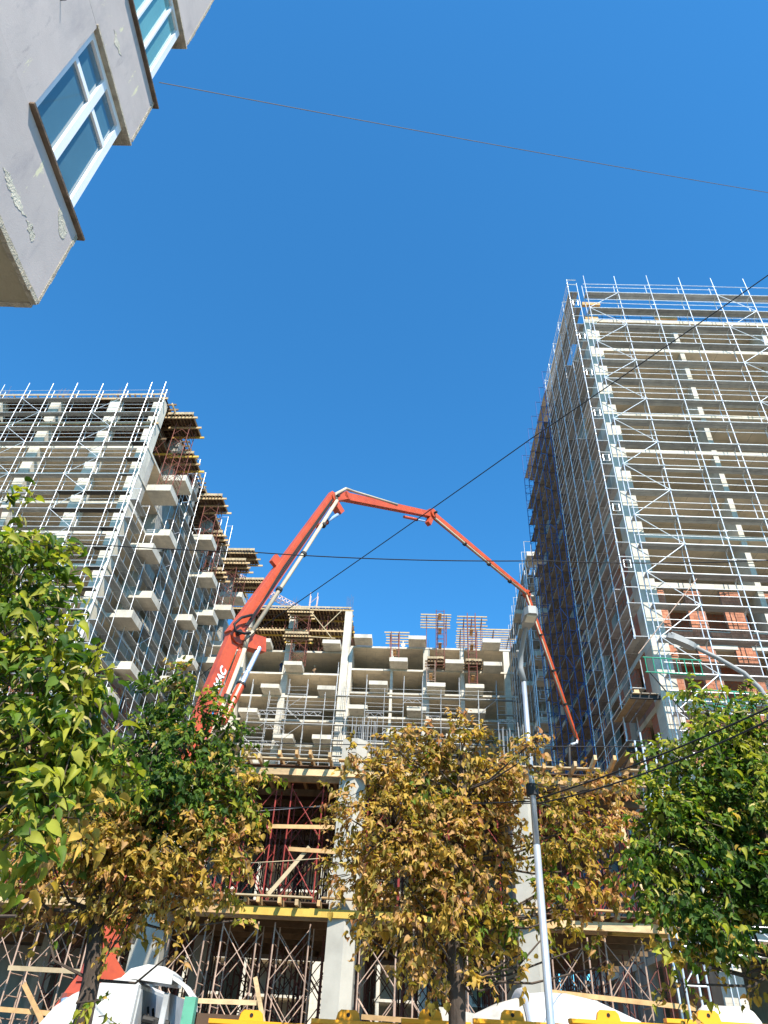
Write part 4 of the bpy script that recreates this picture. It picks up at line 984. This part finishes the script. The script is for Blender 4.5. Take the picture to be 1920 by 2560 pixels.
S2 = thing('street_lamp', 'curved grey street lamp arm with flat head reaching in from the right edge', 'street lamp', (6.6, 11.0, 0))
a_ = [pix(1925, 1800, 11.0), pix(1917, 1750, 11.0), pix(1900, 1722, 11.0), pix(1860, 1683, 11.0), pix(1790, 1643, 11.0), pix(1735, 1617, 11.0)]
base2 = Vector((a_[0].x + .05, 11.0, 0))
mb = MB(); mb.tube(base2, a_[0], .085, 14, .06); part('shaft', mb, LAMPM, S2, True)
mb = MB(); mb.path(a_, .05, 12, .036); part('arm', mb, LAMPG, S2, True)
h0, h1 = pix(1738, 1618, 11.0), pix(1668, 1588, 11.0); t_ = (h1 - h0).normalized(); up_ = Vector((0,-.25,1)).normalized(); sd = t_.cross(up_).normalized(); up_ = sd.cross(t_)
mb = MB(); pr = [(0, .06), (.1, .11), (.3, .13), (.8, .12), (1, .05)]; L_ = (h1 - h0).length; vs = []
for f, wd in pr:
    for sx, sz in ((-1, -.05), (1, -.05), (.8, .045), (-.8, .045)): vs.append(h0 + t_*(L_*f) + sd*(wd*sx) + up_*sz)
fs = [(0,1,2,3), (19,18,17,16)] + [(k*4+i, (k+1)*4+i, (k+1)*4+(i+1) % 4, k*4+(i+1) % 4) for k in range(4) for i in range(4)]
mb.add(vs, fs); part('lamp_head', mb, LAMPG, S2)
mb = MB()
for i in range(5): mb.bar(h0 + t_*(L_*.42) + sd*(-.08 + .04*i) + up_*.05, h0 + t_*(L_*.92) + sd*(-.07 + .035*i) + up_*.05, .012, .03)
part('cooling_fin', mb, LAMPG, S2)
CAB_M = mk('black_cable', (.018, .017, .018), .6, vary=.1); CAB_G = mk('grey_cable', (.16, .15, .15), .6, vary=.1)
def cable(pts, r, label, sag=0.0, m=None):
    P = [pix(*p) for p in pts]
    q = []
    for i in range(len(P) - 1):
        for k in range(14):
            f = k/14; q.append(P[i].lerp(P[i+1], f) - Vector((0, 0, sag*4*f*(1-f))))
    q.append(P[-1]); mb = MB(); mb.path(q, r, 6)
    return tag(part('overhead_cable', mb, m or CAB_M, None), label, 'cable', 'overhead cables across the street')
cable([(398, 206, 3.55), (1960, 488, 6.5)], .006, 'thin cable running from the plastered building across the open sky', .06, CAB_G)
cable([(1960, 660, 9.0), (1330, 1095, 13.0), (640, 1578, 20.0), (500, 1690, 22.0)], .014, 'black cable slanting down across the sky behind the pump boom', .03)
cable([(-60, 1335, 14.0), (640, 1381, 13.5), (1350, 1402, 13.0), (1980, 1398, 12.6)], .012, 'level cable crossing in front of the pump boom and both towers', .08)
cable([(-40, 1990, 12.2), (380, 2020, 11.0), (1336, 2003, 8.8)], .008, 'cable running left from the lamp post clamp through the trees', .03)
cable([(1340, 1998, 8.8), (1960, 1752, 6.0)], .009, 'upper thick cable rising right from the lamp post clamp', .05)
cable([(1340, 2010, 8.8), (1960, 1782, 6.0)], .009, 'lower thick cable rising right from the lamp post clamp', .09)
cable([(1342, 2006, 8.8), (1560, 2052, 16.0), (1700, 2075, 18.0)], .012, 'cable running back from the lamp post clamp towards the podium', .04)
cable([(600, 1856, 18.0), (1680, 1866, 18.0)], .012, 'thin level cable just above the podium roof edge', .04)
cable([(600, 2030, 16.0), (900, 2005, 16.0), (1332, 2008, 8.8)], .008, 'grey cable passing the tall concrete column', .02, CAB_G)
cable([(560, 2160, 20.0), (860, 2141, 20.0)], .012, 'pale rope tied across the upper shoring left of the column', .02, TIMBW)

# ------------------------------------------------------------------ tower crane jib far behind
RW = mk('red_white_crane', (.60, .42, .36), .6, vary=.1)
KR = thing('tower_crane', 'thin red and white lattice crane jib behind the centre block', 'crane', (-12, 175, 0))
ja, jb = pixz(600, 1452, 79.0), pixz(735, 1522, 79.0); dj = (jb - ja); ja = ja - dj*.6; jb = jb + dj*.35
sdj = dj.normalized().cross(Vector((0,0,1)))
mb = MB(); n = 26
for s_, z in ((-.7, 0), (.7, 0), (0, 1.4)): mb.tube(ja + sdj*s_ + Vector((0,0,z)), jb + sdj*s_ + Vector((0,0,z)), .09, 5)
for i in range(n):
    a, c = ja.lerp(jb, i/n), ja.lerp(jb, (i+1)/n)
    for s_ in (-.7, .7): mb.tube(a + sdj*s_, c + Vector((0,0,1.4)), .06, 4); mb.tube(a + Vector((0,0,1.4)), a + sdj*s_, .06, 4)
    mb.tube(a - sdj*.7, c + sdj*.7, .06, 4)
part('jib', mb, RW, KR)
mb = MB()
for sx in (-.8, .8):
    for sy in (-.8, .8): mb.tube(jb + Vector((sx, sy, -79)), jb + Vector((sx, sy, 6)), .1, 5)
for i in range(42): z = -79 + 2*i; mb.tube(jb + Vector((-.8,-.8,z)), jb + Vector((.8,-.8,z+2)), .06, 4); mb.tube(jb + Vector((.8,.8,z)), jb + Vector((.8,-.8,z+2)), .06, 4)
part('mast', mb, RW, KR)

# ------------------------------------------------------------------ workers
def person(label, u, d, z, face, shirt, trousers, arm='down'):
    t = thing('person', label, 'person', (u, d, z), YC, 'workers on the centre block')
    V = [(0,0,.95),(0,0,1.15),(0,0,1.40),(0,0,1.52),(0,0,1.66),(.1,0,.88),(.12,.02,.48),(.12,0,.08),(.12,-.14,.04),(-.1,0,.88),(-.12,-.04,.48),(-.13,.05,.08),(-.13,-.09,.04),
         (.20,0,1.38),(.27,-.04,1.12),(.24,-.2,.95),(-.20,0,1.38),(-.27,-.04,1.12),(-.22,-.22,.98)]
    Ed = [(0,1),(1,2),(2,3),(3,4),(0,5),(5,6),(6,7),(7,8),(0,9),(9,10),(10,11),(11,12),(2,13),(13,14),(14,15),(2,16),(16,17),(17,18)]
    R = [.15,.15,.16,.06,.095,.10,.07,.05,.04,.10,.07,.05,.04,.07,.05,.035,.07,.05,.035]
    if arm == 'up': V[14] = (.3,-.15,1.55); V[15] = (.25,-.3,1.8)
    me = bpy.data.meshes.new('body'); me.from_pydata(V, Ed, []); me.materials.append(shirt)
    o = obj('body', me, t, M=Matrix.Translation((u, d, z)) @ Matrix.Rotation(face, 4, 'Z'))
    md = o.modifiers.new('skin', 'SKIN'); md.use_smooth_shade = True
    for i, r in enumerate(R): me.skin_vertices[0].data[i].radius = (r, r)
    me.skin_vertices[0].data[0].use_root = True
    o.modifiers.new('sub', 'SUBSURF').levels = 1; o.modifiers['sub'].render_levels = 1
    mb = MB(); mb.lathe([(0, .135), (.03, .13), (.1, .10), (.14, .03)], (u, d, z + 1.70), (0,0,1), 12); part('helmet', mb, HELM, t, True)
    mb = MB()
    for s_ in (-.12, .12): mb.tube((u + s_, d, z + .86), (u + s_, d, z + .1), .115, 8, .085)
    part('trousers', mb, trousers, t)
HELM = mk('helmet_plastic', (.70, .62, .45), .4); SH1 = mk('navy_workwear', (.03,.04,.07), .9); SH2 = mk('brown_workwear', (.25,.15,.08), .9); SH3 = mk('white_workwear', (.7,.68,.62), .9); TRO = mk('dark_trousers', (.03,.035,.05), .9)
p = pix(702, 1675, 90.1, YC); person('worker in dark clothes and helmet standing at the open slab edge by the column', p.x, 90.1, 44.1, .3, SH1, TRO, 'up')
p = pix(785, 1678, 91.2, YC); person('worker in brown clothes standing back on the same open floor', p.x, 91.2, 44.1, -.4, SH2, TRO)
p = pix(1008, 1602, 91.5, YC); person('worker in pale clothes on the roof of the centre block', p.x, 91.5, 48.37, 0, SH3, TRO)

# ------------------------------------------------------------------ trees
def leafm(name, c, tr=.4):
    m = bpy.data.materials.new(name); m.use_nodes = True; t = m.node_tree; N = t.nodes; L = t.links
    b = N['Principled BSDF']; b.inputs['Roughness'].default_value = .55; b.inputs['Specular IOR Level'].default_value = .22
    geo = N.new('ShaderNodeNewGeometry'); nz = N.new('ShaderNodeTexNoise'); nz.inputs['Scale'].default_value = 9; nz.inputs['Detail'].default_value = 3; L.new(geo.outputs['Position'], nz.inputs['Vector'])
    mr = N.new('ShaderNodeMapRange'); mr.inputs['From Min'].default_value = .3; mr.inputs['From Max'].default_value = .7; mr.inputs['To Min'].default_value = .7; mr.inputs['To Max'].default_value = 1.3; L.new(nz.outputs['Fac'], mr.inputs['Value'])
    vm = N.new('ShaderNodeVectorMath'); vm.operation = 'SCALE'; vm.inputs[0].default_value = c; L.new(mr.outputs['Result'], vm.inputs['Scale']); L.new(vm.outputs['Vector'], b.inputs['Base Color'])
    tb = N.new('ShaderNodeBsdfTranslucent'); v2_ = N.new('ShaderNodeVectorMath'); v2_.operation = 'MULTIPLY'; v2_.inputs[1].default_value = (1.5, 1.6, .7); L.new(vm.outputs['Vector'], v2_.inputs[0]); L.new(v2_.outputs['Vector'], tb.inputs['Color'])
    mx = N.new('ShaderNodeMixShader'); mx.inputs['Fac'].default_value = tr; L.new(b.outputs['BSDF'], mx.inputs[1]); L.new(tb.outputs['BSDF'], mx.inputs[2]); L.new(mx.outputs['Shader'], N['Material Output'].inputs['Surface'])
    return m
LM = [leafm('leaf_dark_green', (.04, .085, .013)), leafm('leaf_green', (.10, .165, .018)), leafm('leaf_yellow_green', (.30, .30, .035)), leafm('leaf_bract', (.46, .38, .13)),
      leafm('leaf_gold', (.46, .30, .06)), leafm('leaf_tan', (.48, .28, .11)), leafm('leaf_olive', (.21, .165, .03)), leafm('leaf_brown', (.34, .15, .055))]
BARK = mk('bark', (.075, .055, .042), .95, vary=.35, nscale=9, bump=.8, bscale=25, stretch=(1,1,.3))
LEAF_V = [(0,0,0),(0,.3,-.03),(0,.65,-.10),(0,1,-.30),(.26,-.06,.10),(.42,.16,.16),(.40,.42,.12),(.22,.72,.0),(-.26,-.06,.10),(-.42,.16,.16),(-.40,.42,.12),(-.22,.72,.0)]
LEAF_F = [(0,4,5,1),(1,5,6,2),(2,6,7,3),(0,1,9,8),(1,2,10,9),(2,3,11,10)]
BR_V = [(0,0,0),(0,.5,.02),(0,1,-.1),(.12,.15,.02),(.14,.55,.03),(.07,.9,-.05),(-.12,.15,.02),(-.14,.55,.03),(-.07,.9,-.05)]
BR_F = [(0,3,4,1),(1,4,5,2),(0,1,7,6),(1,2,8,7)]
import numpy as np
LVn = np.array(LEAF_V); BVn = np.array(BR_V)
_leafmesh = {}
def leafmesh(mi, bract):
    if (mi, bract) not in _leafmesh:
        mb = MB(); mb.add(BR_V if bract else LEAF_V, BR_F if bract else LEAF_F); _leafmesh[(mi, bract)] = mb.mesh('leaf', LM[mi], True)
    return _leafmesh[(mi, bract)]
PAL = {'green': ((0, .24), (1, .40), (2, .25), (3, .11)), 'sun': ((0, .08), (1, .34), (2, .43), (3, .15)), 'dgreen': ((0, .52), (1, .36), (2, .08), (4, .04)), 'gold': ((4, .34), (5, .26), (6, .22), (7, .06), (3, .12)), 'brown': ((5, .42), (7, .26), (4, .22), (6, .10)), 'mix': ((1, .18), (2, .14), (4, .34), (6, .22), (5, .12))}
def tree(label, D, blobs, trunk, size, nbig, dens=1000, group='street trees'):
    """blobs: (px, py, depth offset, radius m, palette, density)"""
    rng = random.Random(sum(map(ord, label)))
    tp = [pix(*p) for p in trunk]
    t = thing('lime_tree', label, 'tree', (tp[0].x, tp[0].y, 0), 0, group)
    tp[0] = Vector((tp[0].x, tp[0].y, -.05))
    mb = MB(); mb.path(tp, .105 if D > 6 else .13, 10, .05); part('trunk', mb, BARK, t, True)
    leaves = []; br = MB()
    for px_, py_, dd, r, pal, dn in blobs:
        c = pix(px_, py_, D + dd)
        q = min(tp[1:], key=lambda s: (s - c).length + (0 if s.z < c.z else 1.5))
        mid = q.lerp(c, .5) + Vector((rng.uniform(-.15,.15), rng.uniform(-.15,.15), -.12))
        br.path([q, mid, c], .028 if r > .3 else .018, 5, .008)
        thin = 1.0 if py_ < 2180 else max(.4, 1 - (py_ - 2180)/280.0)
        n = int(dens*r*r*dn*thin*(.11/size)**2); per = 7
        cols, ws = zip(*PAL[pal])
        subs = []
        while len(subs) < max(3, int((r/.125)**2*1.25)):
            v = Vector((rng.gauss(0,1), rng.gauss(0,1), rng.gauss(0,1))).normalized()*rng.uniform(.45, 1.0); subs.append(v)
        for k in range(max(1, n//per)):
            v = rng.choice(subs); v = v + Vector((rng.gauss(0,1), rng.gauss(0,1), rng.gauss(0,1)))*(.085/r if r > .2 else .3)
            s = c + Vector((v.x*r, v.y*r, v.z*r*.92))
            out = (v.normalized() + Vector((rng.gauss(0,.5), rng.gauss(0,.5), rng.gauss(-.15,.5)))).normalized()
            ln = size*rng.uniform(2.0, 3.4); e_ = s + out*ln - Vector((0,0,ln*.25))
            if rng.random() < .5: br.path([c.lerp(s, .5), s, e_], .007, 3, .003)
            mi0 = rng.choices(cols, ws)[0]
            for j in range(per):
                f = j/(per-1); p = s.lerp(e_, f) + Vector((rng.gauss(0,size*.25), rng.gauss(0,size*.25), rng.gauss(0,size*.2)))
                side = 1 if j % 2 else -1
                hdv = (out*.6 + out.cross(Vector((0,0,1)))*side*.8 + Vector((rng.gauss(0,.35), rng.gauss(0,.35), rng.gauss(-.45,.35)))).normalized()
                nup = (Vector((.15,-.5,.85)) + Vector((rng.gauss(0,.6), rng.gauss(0,.6), rng.gauss(0,.35))) + out*.25).normalized()
                mi = mi0 if rng.random() < .6 else rng.choices(cols, ws)[0]
                leaves.append((p, hdv, nup, size*rng.choice((.55, .75, .9, 1.0, 1.15, 1.35)), mi, mi == 3))
    part('branches', br, BARK, t)
    eye = Vector((0,0,H)); leaves.sort(key=lambda l: (l[0] - eye).length)
    def mat_of(l):
        p, y, up, s, mi, bq = l; x = y.cross(up).normalized(); z = x.cross(y); 
        q1 = (p.x*37.7 + p.z*91.3) % 1.0; q2 = (p.y*53.1 + p.z*17.9) % 1.0; sx = s*(.55 + .5*q1); sz = s*(.2 + 2.4*q2)
        return Matrix(((x.x*sx, y.x*s, z.x*sz, p.x), (x.y*sx, y.y*s, z.y*sz, p.y), (x.z*sx, y.z*s, z.z*sz, p.z), (0,0,0,1)))
    for l in leaves[:nbig]: obj('leaf', leafmesh(l[4], l[5]), t, M=mat_of(l))
    vs = []; fs = []; ms = []; n0 = 0
    for l in leaves[nbig:]:
        M = np.array(mat_of(l)); V = BVn if l[5] else LVn; F = BR_F if l[5] else LEAF_F
        vs.append(V @ M[:3,:3].T + M[:3,3]); fs += [tuple(i + n0 for i in f) for f in F]; ms += [l[4]]*len(F); n0 += len(V)
    me = bpy.data.meshes.new('crown'); me.from_pydata(np.concatenate(vs).tolist(), [], fs)
    for m in LM: me.materials.append(m)
    me.polygons.foreach_set('material_index', ms); me.polygons.foreach_set('use_smooth', [True]*len(fs)); me.update()
    tag(obj('crown', me, t), kind='stuff')
    return t
tree('near green lime tree with large leaves hanging in at the left edge', 5.0,
     [(5,1270,0,.15,'sun',1.1),(20,1340,0,.25,'sun',1),(50,1430,.2,.27,'sun',1),(10,1500,.3,.38,'green',1),(90,1540,0,.25,'sun',1),(30,1620,.2,.38,'green',1),(130,1640,0,.2,'sun',1),(20,1720,.1,.33,'sun',1),(190,1730,-.1,.16,'sun',1),(90,1760,.1,.36,'green',1),(150,1840,0,.3,'sun',1),(40,1860,.1,.38,'green',1),(230,1880,0,.2,'sun',.9),(80,1950,.1,.36,'sun',.9),(190,1960,.1,.25,'sun',.8),(20,2010,-.2,.30,'sun',.9),(120,2040,0,.24,'mix',.6),(20,2110,-.3,.16,'sun',.6),(40,2290,-.5,.08,'gold',.4),(250,1690,0,.12,'sun',.9)],
     [(-190,2560,5.2),(-170,2200,5.1),(-130,1900,5.0),(-60,1600,5.0)], .085, 300, 1850)
tree('street tree at left, green on top and browning below, in front of the white cab', 9.0,
     [(470,1690,0,.18,'mix',1),(400,1740,.1,.3,'dgreen',1),(480,1770,0,.34,'green',1),(560,1830,0,.3,'dgreen',1.1),(380,1860,.1,.45,'dgreen',1.2),(470,1900,0,.5,'dgreen',1.2),(330,1960,0,.4,'dgreen',1.1),(570,1930,0,.4,'green',1.1),(610,1985,-.1,.28,'mix',1),(440,2010,-.2,.5,'dgreen',1.5),(430,1930,-.35,.3,'dgreen',1.5),(370,2060,-.35,.32,'mix',1.5),(330,2180,-.35,.3,'gold',1.5),(400,2230,-.3,.25,'gold',1.2),(540,2040,0,.4,'mix',1.1),
      (300,2060,-.1,.4,'mix',1.1),(200,2090,0,.42,'mix',1.1),(400,2110,-.2,.45,'gold',1.1),(510,2130,-.1,.4,'gold',1.0),(590,2110,0,.25,'gold',.9),(130,2160,0,.4,'gold',.9),(270,2160,-.2,.45,'gold',1.1),(370,2210,-.1,.38,'gold',.9),(470,2220,0,.3,'gold',.8),(560,2210,.1,.24,'mix',.6),(60,2220,.1,.35,'gold',.8),(190,2250,0,.3,'gold',.8),(330,2290,-.1,.25,'gold',.6),(290,2330,-.2,.2,'gold',.7),(240,2280,0,.25,'gold',.7),(420,2390,-.3,.14,'gold',.7),(250,2500,-.4,.16,'mix',.6),(110,2300,0,.2,'mix',.5),(600,2300,.2,.15,'mix',.4),(230,2545,-.4,.13,'sun',.8)],
     [(222,2600,9.0),(228,2450,9.0),(245,2280,9.0),(290,2100,9.0),(360,1950,9.0)], .066, 280, 1500)
tree('golden browning street tree beside the lamp post in the centre', 9.5,
     [(1012,1830,0,.14,'gold',1.1),(1142,1812,0,.12,'brown',1.1),(1010,1890,0,.28,'gold',1),(1150,1890,0,.34,'gold',1.1),(1240,1900,.1,.22,'gold',1),(940,1960,.1,.34,'gold',1.1),(1060,1970,.1,.45,'mix',1.1),(1180,1980,0,.4,'gold',1.1),(1270,1960,-.1,.28,'brown',1.1),(1325,1860,-1.0,.14,'brown',1.2),(1310,1900,-.95,.15,'gold',1.1),
      (870,1880,.1,.14,'gold',1.1),(880,2050,0,.32,'gold',1),(980,2080,-.1,.45,'gold',1.2),(1110,2090,-.1,.5,'gold',1.2),(1220,2080,-.1,.4,'brown',1.1),(900,2180,0,.32,'gold',1.1),(1010,2200,-.1,.45,'gold',1.2),(1130,2210,0,.45,'gold',1.1),(1230,2200,0,.35,'gold',1),(880,2140,.1,.2,'gold',1),(950,2290,0,.32,'gold',1),(1060,2310,0,.42,'gold',1.1),(1180,2320,0,.38,'mix',1.1),(1270,2300,.1,.3,'mix',1),(1000,2380,0,.25,'gold',.9),(1110,2400,-.1,.33,'gold',1),(1200,2420,0,.2,'mix',.9),(930,2350,-.1,.14,'gold',1),(1080,2460,-.1,.18,'gold',.8),(1170,2460,-.1,.14,'gold',.8),(1130,2240,-.4,.25,'gold',1.2),(1140,2350,-.35,.2,'gold',1.3),(1085,1840,0,.16,'gold',1),(1060,1880,0,.22,'gold',1),(1200,1850,0,.16,'gold',1),
      (1400,1960,.1,.2,'gold',1),(1480,1950,.2,.2,'brown',1),(1550,1960,.3,.16,'brown',.9),(1420,2030,.1,.3,'gold',1.1),(1510,2040,.2,.25,'brown',1),(1390,2100,.1,.32,'mix',1.1),(1490,2110,.2,.25,'mix',1),(1430,2180,.1,.25,'gold',1),(1530,2170,.2,.16,'brown',.9),(1460,2240,.2,.2,'brown',1),(1530,2235,.2,.13,'brown',1),(1350,2230,.1,.3,'mix',1),(1370,2330,.1,.22,'mix',.9),(1450,2370,.1,.18,'mix',.8),(1530,2410,.2,.14,'mix',.7),(1310,2380,0,.18,'mix',.9),(1420,2290,.1,.16,'mix',.8),(1300,2440,0,.15,'gold',.7)],
     [(1140,2600,9.5),(1142,2450,9.5),(1130,2300,9.5),(1140,2150,9.5),(1155,1980,9.5),(1150,1880,9.5)], .068, 280, 1400)
tree('full green lime tree in front of the right tower at the right edge', 8.0,
     [(1745,1735,0,.14,'sun',1.1),(1780,1800,.1,.26,'sun',1.1),(1890,1790,.2,.28,'sun',1),(1720,1850,0,.26,'sun',1.1),(1820,1870,.1,.4,'green',1.2),(1910,1870,.1,.35,'sun',1.1),(1670,1910,0,.22,'green',1),(1750,1940,.1,.4,'green',1.2),(1860,1970,0,.45,'sun',1.2),(1660,2000,-.1,.24,'sun',1.1),(1720,2040,0,.36,'sun',1.2),(1800,2060,.2,.45,'dgreen',1.2),(1900,2070,0,.4,'green',1.2),(1630,2080,-.1,.18,'sun',1),(1680,2120,-.1,.34,'green',1.2),(1780,2150,.1,.45,'dgreen',1.3),(1880,2170,0,.42,'dgreen',1.2),(1640,2160,-.1,.22,'sun',1.1),(1670,2220,-.1,.32,'green',1.1),(1760,2250,0,.42,'dgreen',1.2),(1860,2270,0,.4,'dgreen',1),(1670,2290,0,.25,'green',1),(1740,2340,0,.34,'dgreen',1.1),(1850,2360,.1,.3,'mix',.8),(1930,2300,0,.4,'dgreen',1),(1690,2390,0,.22,'mix',.9),(1780,2420,0,.26,'mix',.9),(1900,2430,.1,.25,'mix',.8),(1720,2460,0,.16,'mix',.8),(1600,2100,-.1,.12,'sun',1)],
     [(1985,2600,8.0),(1975,2400,8.0),(1940,2200,8.0),(1900,2050,8.0),(1860,1900,8.0)], .07, 280, 1750)
